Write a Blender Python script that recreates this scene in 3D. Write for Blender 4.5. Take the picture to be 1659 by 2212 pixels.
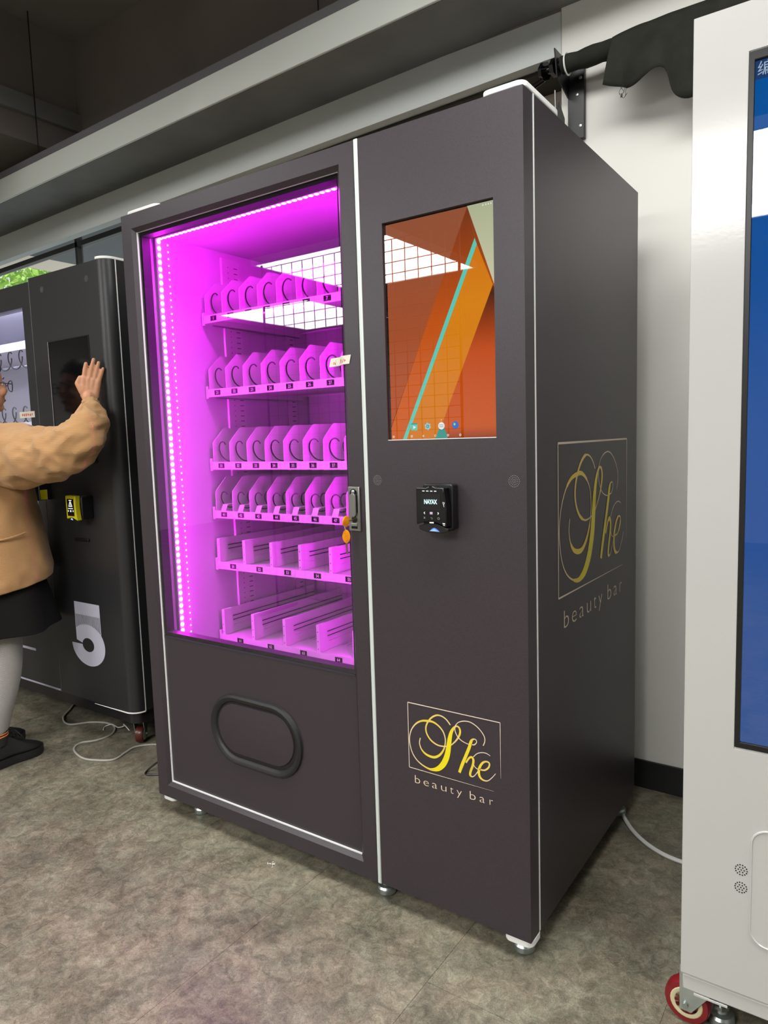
import bpy, bmesh, math, random
from mathutils import Vector, Matrix, Euler

for _o in list(bpy.data.objects):
    bpy.data.objects.remove(_o, do_unlink=True)
random.seed(7)
SC = bpy.context.scene
COL = SC.collection
PI = math.pi

# ------------------------------------------------------------------ camera
cd = bpy.data.cameras.new('camera')
cam = bpy.data.objects.new('camera', cd)
COL.objects.link(cam)
cam.location = (1.9613, -1.4277, 1.2360)
cam.rotation_euler = (math.radians(83.95), math.radians(1.773), math.radians(34.769))
cd.sensor_fit = 'VERTICAL'
cd.sensor_height = 24.0
cd.lens = 24.0 * 1534.16 / 2212.0
cd.clip_start = 0.02
SC.camera = cam

# ------------------------------------------------------------------ world, sun, exposure
w = bpy.data.worlds.new('world')
SC.world = w
w.use_nodes = True
wn = w.node_tree.nodes
wn['Background'].inputs[0].default_value = (0.93, 0.97, 1.0, 1)
wn['Background'].inputs[1].default_value = 1.15
sd = bpy.data.lights.new('sun', 'SUN')
sd.energy = 5.0
sd.angle = 0.02
sd.color = (1, 0.96, 0.88)
sun = bpy.data.objects.new('sun', sd)
sun.rotation_euler = (math.radians(48), 0, math.radians(-20))
sun.location = (-6, -8, 12)
COL.objects.link(sun)
SC.view_settings.view_transform = 'Standard'
SC.view_settings.look = 'None'
SC.view_settings.gamma = 1.0
SC.view_settings.use_curve_mapping = False
SC.view_settings.exposure = 0.0
PANEL = 19.0          # radiance of the ceiling light panels
NEAR = 11.2
LED = 150.0            # radiance of the magenta strips
SC.cycles.use_denoising = True
SC.cycles.max_bounces = 8
SC.cycles.diffuse_bounces = 4
SC.cycles.glossy_bounces = 4
SC.cycles.transparent_max_bounces = 12
SC.cycles.caustics_reflective = False
SC.cycles.caustics_refractive = False
SC.cycles.sample_clamp_indirect = 6.0

# ------------------------------------------------------------------ materials
def lin(c):
    c = c / 255.0
    return c / 12.92 if c <= 0.04045 else ((c + 0.055) / 1.055) ** 2.4
def rgb(r, g, b):
    return (lin(r), lin(g), lin(b), 1.0)
M = {}
def mat(name, col, rough=0.5, metal=0.0, spec=0.5, emit=None, es=0.0, bump=None, vary=None, coat=0.0, alpha=None):
    """bump=(scale,strength,dist), vary=(scale, amount)"""
    m = bpy.data.materials.new(name)
    m.use_nodes = True
    nt = m.node_tree
    b = nt.nodes['Principled BSDF']
    b.inputs['Base Color'].default_value = col
    b.inputs['Roughness'].default_value = rough
    b.inputs['Metallic'].default_value = metal
    b.inputs['Specular IOR Level'].default_value = spec
    b.inputs['Coat Weight'].default_value = coat
    b.inputs['Coat Roughness'].default_value = 0.08
    if emit:
        b.inputs['Emission Color'].default_value = emit
        b.inputs['Emission Strength'].default_value = es
    tc = nt.nodes.new('ShaderNodeTexCoord')
    if vary:
        n = nt.nodes.new('ShaderNodeTexNoise')
        n.inputs['Scale'].default_value = vary[0]
        n.inputs['Detail'].default_value = 5
        nt.links.new(tc.outputs['Object'], n.inputs['Vector'])
        r = nt.nodes.new('ShaderNodeValToRGB')
        a = vary[1]
        r.color_ramp.elements[0].position = 0.3
        r.color_ramp.elements[1].position = 0.7
        r.color_ramp.elements[0].color = (col[0] * (1 - a), col[1] * (1 - a), col[2] * (1 - a), 1)
        r.color_ramp.elements[1].color = (min(1, col[0] * (1 + a)), min(1, col[1] * (1 + a)), min(1, col[2] * (1 + a)), 1)
        nt.links.new(n.outputs['Fac'], r.inputs['Fac'])
        nt.links.new(r.outputs['Color'], b.inputs['Base Color'])
    if bump:
        n2 = nt.nodes.new('ShaderNodeTexNoise')
        n2.inputs['Scale'].default_value = bump[0]
        n2.inputs['Detail'].default_value = 3
        nt.links.new(tc.outputs['Object'], n2.inputs['Vector'])
        bp = nt.nodes.new('ShaderNodeBump')
        bp.inputs['Strength'].default_value = bump[1]
        bp.inputs['Distance'].default_value = bump[2]
        nt.links.new(n2.outputs['Fac'], bp.inputs['Height'])
        nt.links.new(bp.outputs['Normal'], b.inputs['Normal'])
    M[name] = m
    return m
def emis(name, col, s):
    m = bpy.data.materials.new(name)
    m.use_nodes = True
    nt = m.node_tree
    nt.nodes.clear()
    e = nt.nodes.new('ShaderNodeEmission')
    e.inputs[0].default_value = col
    e.inputs[1].default_value = s
    o = nt.nodes.new('ShaderNodeOutputMaterial')
    nt.links.new(e.outputs[0], o.inputs[0])
    M[name] = m
    return m
def pane(name, tint=(1, 1, 1, 1), gain=1.8, rough=0.0):
    """thin sheet of glass: clear, with a Fresnel mirror on top"""
    m = bpy.data.materials.new(name)
    m.use_nodes = True
    nt = m.node_tree
    nt.nodes.clear()
    tr = nt.nodes.new('ShaderNodeBsdfTransparent')
    tr.inputs[0].default_value = tint
    gl = nt.nodes.new('ShaderNodeBsdfGlossy')
    gl.inputs['Roughness'].default_value = rough
    fr = nt.nodes.new('ShaderNodeFresnel')
    fr.inputs['IOR'].default_value = 1.5
    mu = nt.nodes.new('ShaderNodeMath')
    mu.operation = 'MULTIPLY'
    mu.use_clamp = True
    mu.inputs[1].default_value = gain
    mx = nt.nodes.new('ShaderNodeMixShader')
    o = nt.nodes.new('ShaderNodeOutputMaterial')
    geo = nt.nodes.new('ShaderNodeNewGeometry')
    iv = nt.nodes.new('ShaderNodeMath')
    iv.operation = 'SUBTRACT'
    iv.inputs[0].default_value = 1.0
    nt.links.new(geo.outputs['Backfacing'], iv.inputs[1])
    m2 = nt.nodes.new('ShaderNodeMath')
    m2.operation = 'MULTIPLY'
    nt.links.new(fr.outputs[0], mu.inputs[0])
    nt.links.new(mu.outputs[0], m2.inputs[0])
    nt.links.new(iv.outputs[0], m2.inputs[1])
    nt.links.new(m2.outputs[0], mx.inputs[0])
    nt.links.new(tr.outputs[0], mx.inputs[1])
    nt.links.new(gl.outputs[0], mx.inputs[2])
    nt.links.new(mx.outputs[0], o.inputs[0])
    M[name] = m
    return m

mat('vinyl', rgb(52, 44, 50), rough=0.40, spec=0.55, bump=(900, 0.25, 0.0006), vary=(420, 0.18))
mat('vinyl_black', rgb(40, 40, 42), rough=0.36, spec=0.5, bump=(700, 0.12, 0.0005), vary=(300, 0.10))
mat('vinyl_roll', rgb(30, 27, 30), rough=0.28, spec=0.5)
mat('white_paint', rgb(190, 190, 188), rough=0.14, spec=0.6, bump=(160, 0.10, 0.0008))
mat('white_edge', rgb(238, 239, 238), rough=0.35)
mat('white_trim', rgb(205, 214, 210), rough=0.35)
mat('liner', rgb(214, 214, 220), rough=0.34, spec=0.5)
mat('tray_white', rgb(226, 222, 228), rough=0.38, spec=0.4)
mat('black_plastic', rgb(18, 18, 19), rough=0.35)
mat('black_gloss', rgb(9, 9, 10), rough=0.12)
mat('black_matte', rgb(20, 20, 20), rough=0.75)
mat('dark_rubber', rgb(28, 28, 29), rough=0.5)
mat('coil_steel', rgb(30, 27, 32), rough=0.4, metal=0.0, spec=0.4)
mat('steel', rgb(176, 180, 180), rough=0.28, metal=1.0)
mat('brushed_steel', rgb(150, 150, 146), rough=0.38, metal=1.0, bump=(400, 0.06, 0.0005))
mat('zinc', rgb(186, 196, 194), rough=0.3, metal=0.9, vary=(30, 0.12))
mat('red_wheel', rgb(132, 26, 32), rough=0.4, vary=(40, 0.15))
mat('brown_wheel', rgb(92, 40, 34), rough=0.3)
mat('cream_plastic', rgb(214, 205, 165), rough=0.45)
mat('key_orange', rgb(226, 138, 8), rough=0.25, vary=(80, 0.2))
mat('brass', rgb(168, 148, 112), rough=0.3, metal=1.0)
mat('tape', rgb(226, 222, 205), rough=0.6)
mat('red_ink', rgb(205, 70, 62), rough=0.7)
mat('ink_dark', rgb(48, 42, 56), rough=0.6)
mat('tag_black', rgb(13, 11, 15), rough=0.7, spec=0.2)
mat('white_print', rgb(240, 238, 240), rough=0.5)
mat('grey_print', rgb(172, 168, 166), rough=0.4)
mat('lavender_print', rgb(198, 198, 216), rough=0.4)
mat('yellow_plastic', rgb(206, 196, 22), rough=0.4)
mat('fabric_black', rgb(44, 45, 40), rough=0.9, spec=0.15, bump=(500, 0.35, 0.001), vary=(18, 0.18))
mat('cable_grey', rgb(176, 172, 164), rough=0.5)
mat('cable_white', rgb(222, 222, 220), rough=0.4)
mat('skin', rgb(206, 150, 116), rough=0.5, spec=0.35, vary=(60, 0.07))
mat('hair', rgb(24, 19, 18), rough=0.45)
mat('lips', rgb(150, 60, 62), rough=0.4)
mat('eye_white', rgb(230, 226, 222), rough=0.2)
mat('skirt', rgb(22, 21, 21), rough=0.85, spec=0.2)
mat('shoe', rgb(26, 26, 27), rough=0.6)
mat('sock', rgb(34, 34, 36), rough=0.85)
mat('sock_stripe', rgb(226, 130, 72), rough=0.8)
mat('wall_paint', rgb(236, 235, 228), rough=0.7, bump=(60, 0.08, 0.001))
mat('lintel_paint', rgb(206, 210, 208), rough=0.7, bump=(60, 0.08, 0.001))
mat('fascia', rgb(208, 212, 206), rough=0.32, bump=(3.0, 0.5, 0.02))
mat('dark_soffit', rgb(128, 128, 126), rough=0.8, vary=(3, 0.18), bump=(40, 0.2, 0.002))
mat('dark_upper', rgb(122, 114, 110), rough=0.85, vary=(2, 0.12))
mat('dark_edge', rgb(96, 96, 98), rough=0.8)
mat('beige_soffit', rgb(214, 203, 188), rough=0.8)
mat('ceiling_dark', rgb(132, 130, 128), rough=0.9, vary=(1.5, 0.1))
mat('soffit_shade', rgb(52, 50, 40), rough=0.8)  # soffit lying in shadow, the shade painted in as dark olive
mat('frame_dark', rgb(44, 38, 36), rough=0.5)
mat('rubber_base', rgb(36, 36, 38), rough=0.4, vary=(12, 0.1))
mat('room_wall', rgb(205, 205, 202), rough=0.8)
mat('wire_black', rgb(26, 26, 28), rough=0.4, metal=0.3)
mat('canopy', rgb(216, 202, 186), rough=0.8)
mat('canopy_dark', rgb(74, 76, 80), rough=0.8)
mat('leaf', rgb(150, 190, 70), rough=0.6, vary=(6, 0.4))
mat('bark', rgb(90, 74, 58), rough=0.9)
mat('paper_bit', rgb(235, 235, 230), rough=0.8)
mat('zip_tie', rgb(236, 236, 232), rough=0.4)
pane('door_glass', tint=(0.74, 0.71, 0.75, 1), gain=1.7)
pane('clear_glass', tint=(0.95, 0.95, 0.97, 1), gain=1.7)
pane('screen_glass', tint=(0.96, 0.96, 0.96, 1), gain=1.9)
pane('window_glass', tint=(0.93, 0.96, 0.94, 1), gain=1.6)
emis('led_core', (1.0, 0.028, 1.0, 1), LED)
emis('led_glow', (1.0, 0.0035, 1.0, 1), LED)
emis('led_small', (1.0, 0.6, 1.0, 1), 7.0)
emis('panel_light', (1.0, 0.99, 0.965, 1), PANEL)
emis('panel_light_near', (1.0, 0.99, 0.965, 1), NEAR)
emis('cool_light', (0.74, 0.76, 1.0, 1), 55.0)
emis('cyan_text', (0.75, 1.0, 1.0, 1), 1.1)
emis('white_glow', (1, 1, 1, 1), 1.0)
emis('pinkish_glow', (0.85, 0.65, 0.85, 1), 0.8)
emis('blue_glow', (0.10, 0.22, 1.0, 1), 1.4)
emis('lightblue_glow', (0.45, 0.68, 1.0, 1), 1.0)
emis('scr_text', (0.55, 0.70, 0.85, 1), 0.75)

def node_mat_floor():
    m = bpy.data.materials.new('vinyl_floor')
    m.use_nodes = True
    nt = m.node_tree
    L = nt.links.new
    b = nt.nodes['Principled BSDF']
    geo = nt.nodes.new('ShaderNodeNewGeometry')
    oi = nt.nodes.new('ShaderNodeObjectInfo')
    add = nt.nodes.new('ShaderNodeVectorMath')
    add.operation = 'ADD'
    sc = nt.nodes.new('ShaderNodeVectorMath')
    sc.operation = 'SCALE'
    cmb = nt.nodes.new('ShaderNodeCombineXYZ')
    L(oi.outputs['Random'], cmb.inputs[0])
    L(oi.outputs['Random'], cmb.inputs[1])
    L(cmb.outputs[0], sc.inputs[0])
    sc.inputs['Scale'].default_value = 0.0
    L(geo.outputs['Position'], add.inputs[0])
    L(sc.outputs[0], add.inputs[1])
    def noise(scale, detail, rough=0.6, dist=0.0):
        n = nt.nodes.new('ShaderNodeTexNoise')
        n.inputs['Scale'].default_value = scale
        n.inputs['Detail'].default_value = detail
        n.inputs['Roughness'].default_value = rough
        n.inputs['Distortion'].default_value = dist
        L(add.outputs[0], n.inputs['Vector'])
        return n
    big = noise(5.0, 4, 0.6, 0.3)
    midn = noise(30, 6, 0.72, 0.8)
    fine = noise(210, 4, 0.75, 1.5)
    hue = noise(9, 4)
    def ramp(src, p0, c0, p1, c1):
        r = nt.nodes.new('ShaderNodeValToRGB')
        e = r.color_ramp.elements
        e[0].position, e[0].color = p0, c0
        e[1].position, e[1].color = p1, c1
        L(src.outputs['Fac'], r.inputs['Fac'])
        return r
    r1 = ramp(big, 0.36, rgb(113, 109, 97), 0.66, rgb(147, 142, 127))
    r2 = ramp(midn, 0.36, (0.52, 0.51, 0.49, 1), 0.64, (1.28, 1.27, 1.24, 1))
    r3 = ramp(fine, 0.34, (0.50, 0.50, 0.50, 1), 0.66, (1.35, 1.35, 1.32, 1))
    r4 = ramp(hue, 0.42, (1.04, 0.985, 0.95, 1), 0.60, (0.985, 1.01, 0.98, 1))
    def mul(a, bb, fac=1.0):
        mx = nt.nodes.new('ShaderNodeMixRGB')
        mx.blend_type = 'MULTIPLY'
        mx.inputs[0].default_value = fac
        L(a, mx.inputs[1])
        L(bb, mx.inputs[2])
        return mx.outputs[0]
    c = mul(mul(mul(r1.outputs[0], r2.outputs[0], 0.85), r3.outputs[0], 0.85), r4.outputs[0], 1.0)
    L(c, b.inputs['Base Color'])
    b.inputs['Roughness'].default_value = 0.38
    b.inputs['Specular IOR Level'].default_value = 0.35
    bp = nt.nodes.new('ShaderNodeBump')
    bp.inputs['Strength'].default_value = 0.15
    bp.inputs['Distance'].default_value = 0.001
    L(fine.outputs['Fac'], bp.inputs['Height'])
    L(bp.outputs['Normal'], b.inputs['Normal'])
    M['vinyl_floor'] = m
node_mat_floor()

def node_mat_gold():
    """gold print: thin strokes pale, broad strokes strong yellow (width stored per vertex)"""
    m = bpy.data.materials.new('gold_print')
    m.use_nodes = True
    nt = m.node_tree
    b = nt.nodes['Principled BSDF']
    a = nt.nodes.new('ShaderNodeAttribute')
    a.attribute_name = 'stroke'
    r = nt.nodes.new('ShaderNodeValToRGB')
    e = r.color_ramp.elements
    e[0].position, e[0].color = 0.0, rgb(232, 214, 196)
    e[1].position, e[1].color = 1.0, rgb(240, 222, 20)
    k = r.color_ramp.elements.new(0.35)
    k.color = rgb(236, 204, 70)
    nt.links.new(a.outputs['Fac'], r.inputs['Fac'])
    nt.links.new(r.outputs[0], b.inputs['Base Color'])
    b.inputs['Roughness'].default_value = 0.4
    M['gold_print'] = m
node_mat_gold()

def node_mat_corduroy(name, c1, c2, scale, axis):
    m = bpy.data.materials.new(name)
    m.use_nodes = True
    nt = m.node_tree
    b = nt.nodes['Principled BSDF']
    tc = nt.nodes.new('ShaderNodeTexCoord')
    wv = nt.nodes.new('ShaderNodeTexWave')
    wv.bands_direction = axis
    wv.inputs['Scale'].default_value = scale
    wv.inputs['Distortion'].default_value = 1.2
    wv.inputs['Detail'].default_value = 1
    nt.links.new(tc.outputs['Object'], wv.inputs['Vector'])
    n = nt.nodes.new('ShaderNodeTexNoise')
    n.inputs['Scale'].default_value = 9
    nt.links.new(tc.outputs['Object'], n.inputs['Vector'])
    r = nt.nodes.new('ShaderNodeValToRGB')
    r.color_ramp.elements[0].position = 0.2
    r.color_ramp.elements[0].color = c1
    r.color_ramp.elements[1].color = c2
    nt.links.new(wv.outputs['Fac'], r.inputs['Fac'])
    nt.links.new(r.outputs[0], b.inputs['Base Color'])
    bp = nt.nodes.new('ShaderNodeBump')
    bp.inputs['Strength'].default_value = 0.35
    bp.inputs['Distance'].default_value = 0.002
    nt.links.new(wv.outputs['Fac'], bp.inputs['Height'])
    nt.links.new(bp.outputs['Normal'], b.inputs['Normal'])
    b.inputs['Roughness'].default_value = 0.85
    b.inputs['Specular IOR Level'].default_value = 0.15
    b.inputs['Sheen Weight'].default_value = 0.2
    M[name] = m
node_mat_corduroy('corduroy', rgb(176, 134, 90), rgb(198, 155, 108), 105, 'Z')
node_mat_corduroy('leggings', rgb(150, 146, 142), rgb(180, 176, 172), 90, 'Z')

def screen_grad(name, stops, axis=2, lo=0.0, hi=1.0, strength=1.0):
    """picture shown by a display: an emission ramp along an object axis"""
    m = bpy.data.materials.new(name)
    m.use_nodes = True
    nt = m.node_tree
    nt.nodes.clear()
    tc = nt.nodes.new('ShaderNodeTexCoord')
    sp = nt.nodes.new('ShaderNodeSeparateXYZ')
    nt.links.new(tc.outputs['Object'], sp.inputs[0])
    mr = nt.nodes.new('ShaderNodeMapRange')
    mr.inputs['From Min'].default_value = lo
    mr.inputs['From Max'].default_value = hi
    nt.links.new(sp.outputs[axis], mr.inputs['Value'])
    r = nt.nodes.new('ShaderNodeValToRGB')
    e = r.color_ramp.elements
    e[0].position, e[0].color = stops[0]
    e[1].position, e[1].color = stops[-1]
    for s in stops[1:-1]:
        k = r.color_ramp.elements.new(s[0])
        k.color = s[1]
    nt.links.new(mr.outputs[0], r.inputs['Fac'])
    em = nt.nodes.new('ShaderNodeEmission')
    em.inputs[1].default_value = strength
    nt.links.new(r.outputs[0], em.inputs[0])
    o = nt.nodes.new('ShaderNodeOutputMaterial')
    nt.links.new(em.outputs[0], o.inputs[0])
    M[name] = m

# ------------------------------------------------------------------ mesh helpers
def V(*a):
    return Vector(a)
class MB:
    def __init__(s):
        s.v = []; s.f = []; s.mi = []; s.cur = 0; s.att = []
    def add(s, verts, faces):
        o = len(s.v)
        s.v += [tuple(p) for p in verts]
        for f in faces:
            s.f.append([o + i for i in f]); s.mi.append(s.cur)
        return s
    def box(s, x0, x1, y0, y1, z0, z1):
        vs = [(x, y, z) for z in (z0, z1) for y in (y0, y1) for x in (x0, x1)]
        return s.add(vs, [(0, 2, 3, 1), (4, 5, 7, 6), (0, 1, 5, 4), (2, 6, 7, 3), (0, 4, 6, 2), (1, 3, 7, 5)])
    def quad(s, a, b, c, d):
        return s.add([a, b, c, d], [(0, 1, 2, 3)])
    def prism(s, pts, d):
        """closed polygon (3D points) extruded along vector d"""
        n = len(pts); d = Vector(d)
        vs = [Vector(p) for p in pts] + [Vector(p) + d for p in pts]
        fs = [tuple(range(n))[::-1], tuple(range(n, 2 * n))]
        fs += [(i, (i + 1) % n, n + (i + 1) % n, n + i) for i in range(n)]
        return s.add(vs, fs)
    def ring_prism(s, outer, inner, d):
        n = len(outer); d = Vector(d)
        O = [Vector(p) for p in outer]; I = [Vector(p) for p in inner]
        vs = O + I + [p + d for p in O] + [p + d for p in I]
        fs = []
        for i in range(n):
            j = (i + 1) % n
            fs += [(i, j, n + j, n + i), (2 * n + i, 3 * n + i, 3 * n + j, 2 * n + j), (i, 2 * n + i, 2 * n + j, j), (n + i, n + j, 3 * n + j, 3 * n + i)]
        return s.add(vs, fs)
    def loft(s, rings, cap=True, closed=True):
        n = len(rings[0]); vs = []; fs = []
        for r in rings:
            vs += [tuple(p) for p in r]
        m = n if closed else n - 1
        for k in range(len(rings) - 1):
            for i in range(m):
                j = (i + 1) % n
                fs.append((k * n + i, k * n + j, (k + 1) * n + j, (k + 1) * n + i))
        if cap and closed:
            fs.append(tuple(range(n))[::-1])
            fs.append(tuple(range((len(rings) - 1) * n, len(rings) * n)))
        return s.add(vs, fs)
    def tube(s, path, r, n=8, cap=True):
        path = [Vector(p) for p in path]
        rs = r if isinstance(r, (list, tuple)) else [r] * len(path)
        rings = []
        t0 = (path[1] - path[0]).normalized()
        up = Vector((0, 0, 1)) if abs(t0.z) < 0.9 else Vector((1, 0, 0))
        nrm = (up - t0 * up.dot(t0)).normalized()
        for i, p in enumerate(path):
            if i == 0: t = path[1] - path[0]
            elif i == len(path) - 1: t = path[-1] - path[-2]
            else: t = path[i + 1] - path[i - 1]
            t.normalize()
            nrm = (nrm - t * nrm.dot(t))
            nrm = nrm.normalized() if nrm.length > 1e-6 else t.orthogonal().normalized()
            bn = t.cross(nrm)
            rings.append([p + (nrm * math.cos(2 * PI * k / n) + bn * math.sin(2 * PI * k / n)) * rs[i] for k in range(n)])
        return s.loft(rings, cap)
    def cyl(s, a, b, r, n=16, r2=None):
        return s.tube([a, b], [r, r if r2 is None else r2], n)
    def lathe(s, base, axis, prof, n=20):
        """prof: list of (radius, distance along axis)"""
        base = Vector(base); ax = Vector(axis).normalized()
        u = ax.orthogonal().normalized(); w_ = ax.cross(u)
        rings = [[base + ax * h + (u * math.cos(2 * PI * k / n) + w_ * math.sin(2 * PI * k / n)) * max(r, 1e-5) for k in range(n)] for r, h in prof]
        return s.loft(rings, True)
    def sphere(s, c, r, nu=14, nv=9):
        c = Vector(c); r = Vector(r) if not isinstance(r, (int, float)) else Vector((r, r, r))
        rings = []
        for i in range(nv + 1):
            t = PI * i / nv
            rr = max(math.sin(t), 1e-3)
            rings.append([(c.x + r.x * rr * math.cos(2 * PI * k / nu), c.y + r.y * rr * math.sin(2 * PI * k / nu), c.z - r.z * math.cos(t)) for k in range(nu)])
        return s.loft(rings, True)
    def text(s, body, org, ux, uz, size, align='C', sx=1.0, sp=1.0, bold=0.0):
        vs, fs, wd = glyphs(body, sp, bold)
        ux = Vector(ux); uz = Vector(uz); org = Vector(org)
        off = {'C': -wd / 2, 'L': 0, 'R': -wd}[align]
        return s.add([org + ux * ((x + off) * size * sx) + uz * (y * size) for x, y in vs], fs)
    def build(s, name, m, parent=None, smooth=True, origin=None, bevel=None, kind=None, angle=0.6):
        if origin is None:
            origin = wloc(parent) if parent else Vector((0, 0, 0))
        else:
            origin = Vector(origin)
        me = bpy.data.meshes.new(name)
        me.from_pydata([Vector(p) - origin for p in s.v], [], s.f)
        ms = m if isinstance(m, (list, tuple)) else [m]
        for k in ms:
            me.materials.append(M[k])
        if len(ms) > 1:
            me.polygons.foreach_set('material_index', s.mi)
        bm = bmesh.new(); bm.from_mesh(me)
        bmesh.ops.recalc_face_normals(bm, faces=bm.faces)
        bm.to_mesh(me); bm.free()
        if s.att:
            at = me.attributes.new('stroke', 'FLOAT', 'POINT')
            at.data.foreach_set('value', s.att)
        if smooth:
            me.shade_smooth()
            me.set_sharp_from_angle(angle=angle)
        o = link(name, me, parent, origin)
        if bevel:
            b = o.modifiers.new('bevel', 'BEVEL')
            b.width = bevel; b.segments = 2; b.limit_method = 'ANGLE'; b.angle_limit = 0.7
            b.harden_normals = False
        if kind: o['kind'] = kind
        return o
def wloc(o):
    p = Vector((0, 0, 0))
    while o:
        p = p + o.location
        o = o.parent
    return p
def link(name, data, parent, world):
    o = bpy.data.objects.new(name, data)
    COL.objects.link(o)
    if parent:
        o.parent = parent
        o.location = Vector(world) - wloc(parent)
    else:
        o.location = world
    return o
def inst(src, parent, world, name=None):
    """another copy of a piece that shares its mesh"""
    o = src.copy()
    COL.objects.link(o)
    o.parent = parent
    o.location = Vector(world) - wloc(parent)
    return o
def thing(name, label, cat, loc=(0, 0, 0), group=None):
    o = bpy.data.objects.new(name, None)
    o.empty_display_size = 0.1
    COL.objects.link(o)
    o.location = loc
    return tag(o, label, cat, group)
def tag(o, label, cat, group=None):
    o['label'] = label; o['category'] = cat
    if group: o['group'] = group
    return o
def struct(mb, name, m, label=None, parent=None, **k):
    o = mb.build(name, m, parent, **k)
    if not parent: o['kind'] = 'structure'
    if label: o['label'] = label
    return o
_gc = {}
def glyphs(body, sp=1.0, bold=0.0):
    key = (body, sp, bold)
    if key not in _gc:
        cu = bpy.data.curves.new('text', 'FONT')
        cu.body = body; cu.size = 1.0; cu.space_character = sp; cu.offset = bold; cu.resolution_u = 3
        o = bpy.data.objects.new('text', cu)
        COL.objects.link(o)
        dg = bpy.context.evaluated_depsgraph_get(); dg.update()
        me = bpy.data.meshes.new_from_object(o.evaluated_get(dg))
        vs = [(v.co.x, v.co.y) for v in me.vertices]; fs = [tuple(p.vertices) for p in me.polygons]
        x0 = min(v[0] for v in vs); x1 = max(v[0] for v in vs)
        _gc[key] = ([(x - x0, y) for x, y in vs], fs, x1 - x0)
        bpy.data.objects.remove(o); bpy.data.meshes.remove(me); bpy.data.curves.remove(cu)
    return _gc[key]
for _n in list(range(1, 10)) + list(range(21, 30)) + list(range(31, 40)) + list(range(41, 50)) + list(range(51, 57)) + list(range(61, 66)):
    glyphs(str(_n), 1.0, 0.012)
def catmull(pts, n=6, closed=False):
    P = [Vector(p) for p in pts]
    out = []
    m = len(P)
    rng = range(m if closed else m - 1)
    for i in rng:
        if closed:
            a, b, c, d = P[(i - 1) % m], P[i], P[(i + 1) % m], P[(i + 2) % m]
        else:
            a, b, c, d = P[max(i - 1, 0)], P[i], P[i + 1], P[min(i + 2, m - 1)]
        for k in range(n):
            t = k / n
            out.append(0.5 * ((2 * b) + (c - a) * t + (2 * a - 5 * b + 4 * c - d) * t * t + (3 * b - a - 3 * c + d) * t ** 3))
    if not closed: out.append(P[-1])
    return out
def arc(cx, cz, r, a0, a1, n):
    return [(cx + r * math.cos(a0 + (a1 - a0) * i / n), cz + r * math.sin(a0 + (a1 - a0) * i / n)) for i in range(n + 1)]
def rrect(x0, x1, z0, z1, r, n=6):
    p = []
    for cx, cz, a in ((x1 - r, z1 - r, 0), (x0 + r, z1 - r, PI / 2), (x0 + r, z0 + r, PI), (x1 - r, z0 + r, 1.5 * PI)):
        p += arc(cx, cz, r, a, a + PI / 2, n)
    return p
def xz(pts, y):
    return [(x, y, z) for x, z in pts]
# ================================================================== the setting
def sbox(mb, x0, x1, y0, y1, z0, z1, k=0.022):
    """long beam that climbs slightly to the right"""
    vs = [(x, y, z + k * x) for z in (z0, z1) for y in (y0, y1) for x in (x0, x1)]
    return mb.add(vs, [(0, 2, 3, 1), (4, 5, 7, 6), (0, 1, 5, 4), (2, 6, 7, 3), (0, 4, 6, 2), (1, 3, 7, 5)])
RX0, RX1, RY0 = -6.5, 4.5, -7.0
fl = struct(MB().box(RX0, RX1, RY0, 1.45, -0.12, -0.0016), 'floor', 'vinyl_floor', 'mottled grey brown vinyl tile floor')
# vinyl tiles in view: joints at x = 1.158 + n*0.4687, short joints staggered
TW, TL = 0.4687, 0.9374
tile0 = None
for i in range(-11, 5):
    x0 = 1.158 + i * TW
    y = -0.166 - 3 * TL + (TL / 2 if i % 2 else 0)
    while y < 0.985:
        y1 = min(y + TL, 0.999)
        if y1 - y > 0.02:
            g = 0.0005
            MB().box(x0 + g, x0 + TW - g, y + g, y1 - g, -0.0015, 0).build('tile', 'vinyl_floor', fl, smooth=False, origin=(x0, y, 0))
        y += TL
struct(MB().box(RX0, RX1, RY0, 1.45, 3.40, 3.5), 'ceiling', 'ceiling_dark', 'dark painted concrete ceiling')
wb = struct(MB().box(1.044, RX1, 1.0, 1.45, 0, 3.4), 'wall_back', 'wall_paint', 'white plastered wall beside the tall vending machine')
struct(MB().box(-1.28, 1.044, 1.22, 1.45, 0, 2.619), 'wall_recess', 'beige_soffit', 'beige wall in the window recess behind the machines')
struct(MB().box(RX0, -1.28, 1.2, 1.45, 0, 0.85), 'wall_window', 'room_wall', 'low wall under the window')
struct(MB().box(RX0 - 0.2, RX0, RY0, 1.45, 0, 3.4), 'wall_left', 'room_wall', 'pale wall at the far left of the room')
struct(MB().box(RX1, RX1 + 0.2, RY0, 1.45, 0, 3.4), 'wall_right', 'room_wall', 'pale wall at the far right of the room')
struct(MB().box(RX0, RX1, RY0 - 0.2, RY0, 0, 3.4), 'wall_front', 'room_wall', 'pale wall across the room')
struct(sbox(MB(), RX0, 1.044, 1.0, 1.05, 2.462, 2.607), 'trim_1', 'lintel_paint', 'pale grey lintel above the window')
struct(sbox(MB(), -1.28, 1.043, 1.051, 1.219, 2.452, 2.4615), 'trim_2', 'soffit_shade', 'soffit behind the vending machine with its shade painted dark olive')
struct(MB().box(RX0, 1.044, 1.2, 1.45, 2.62, 3.4), 'wall_above_window', 'dark_upper')
struct(sbox(MB(), RX0, RX1, 0.71, 1.0, 2.607, 2.75), 'trim_4', 'dark_soffit', 'dark grey boxed beam along the wall')
struct(sbox(MB(), RX0, RX1, 0.698, 0.7095, 2.607, 2.722), 'trim_5', 'fascia', 'glossy white fascia strip on the dark beam', bevel=0.003)
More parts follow.
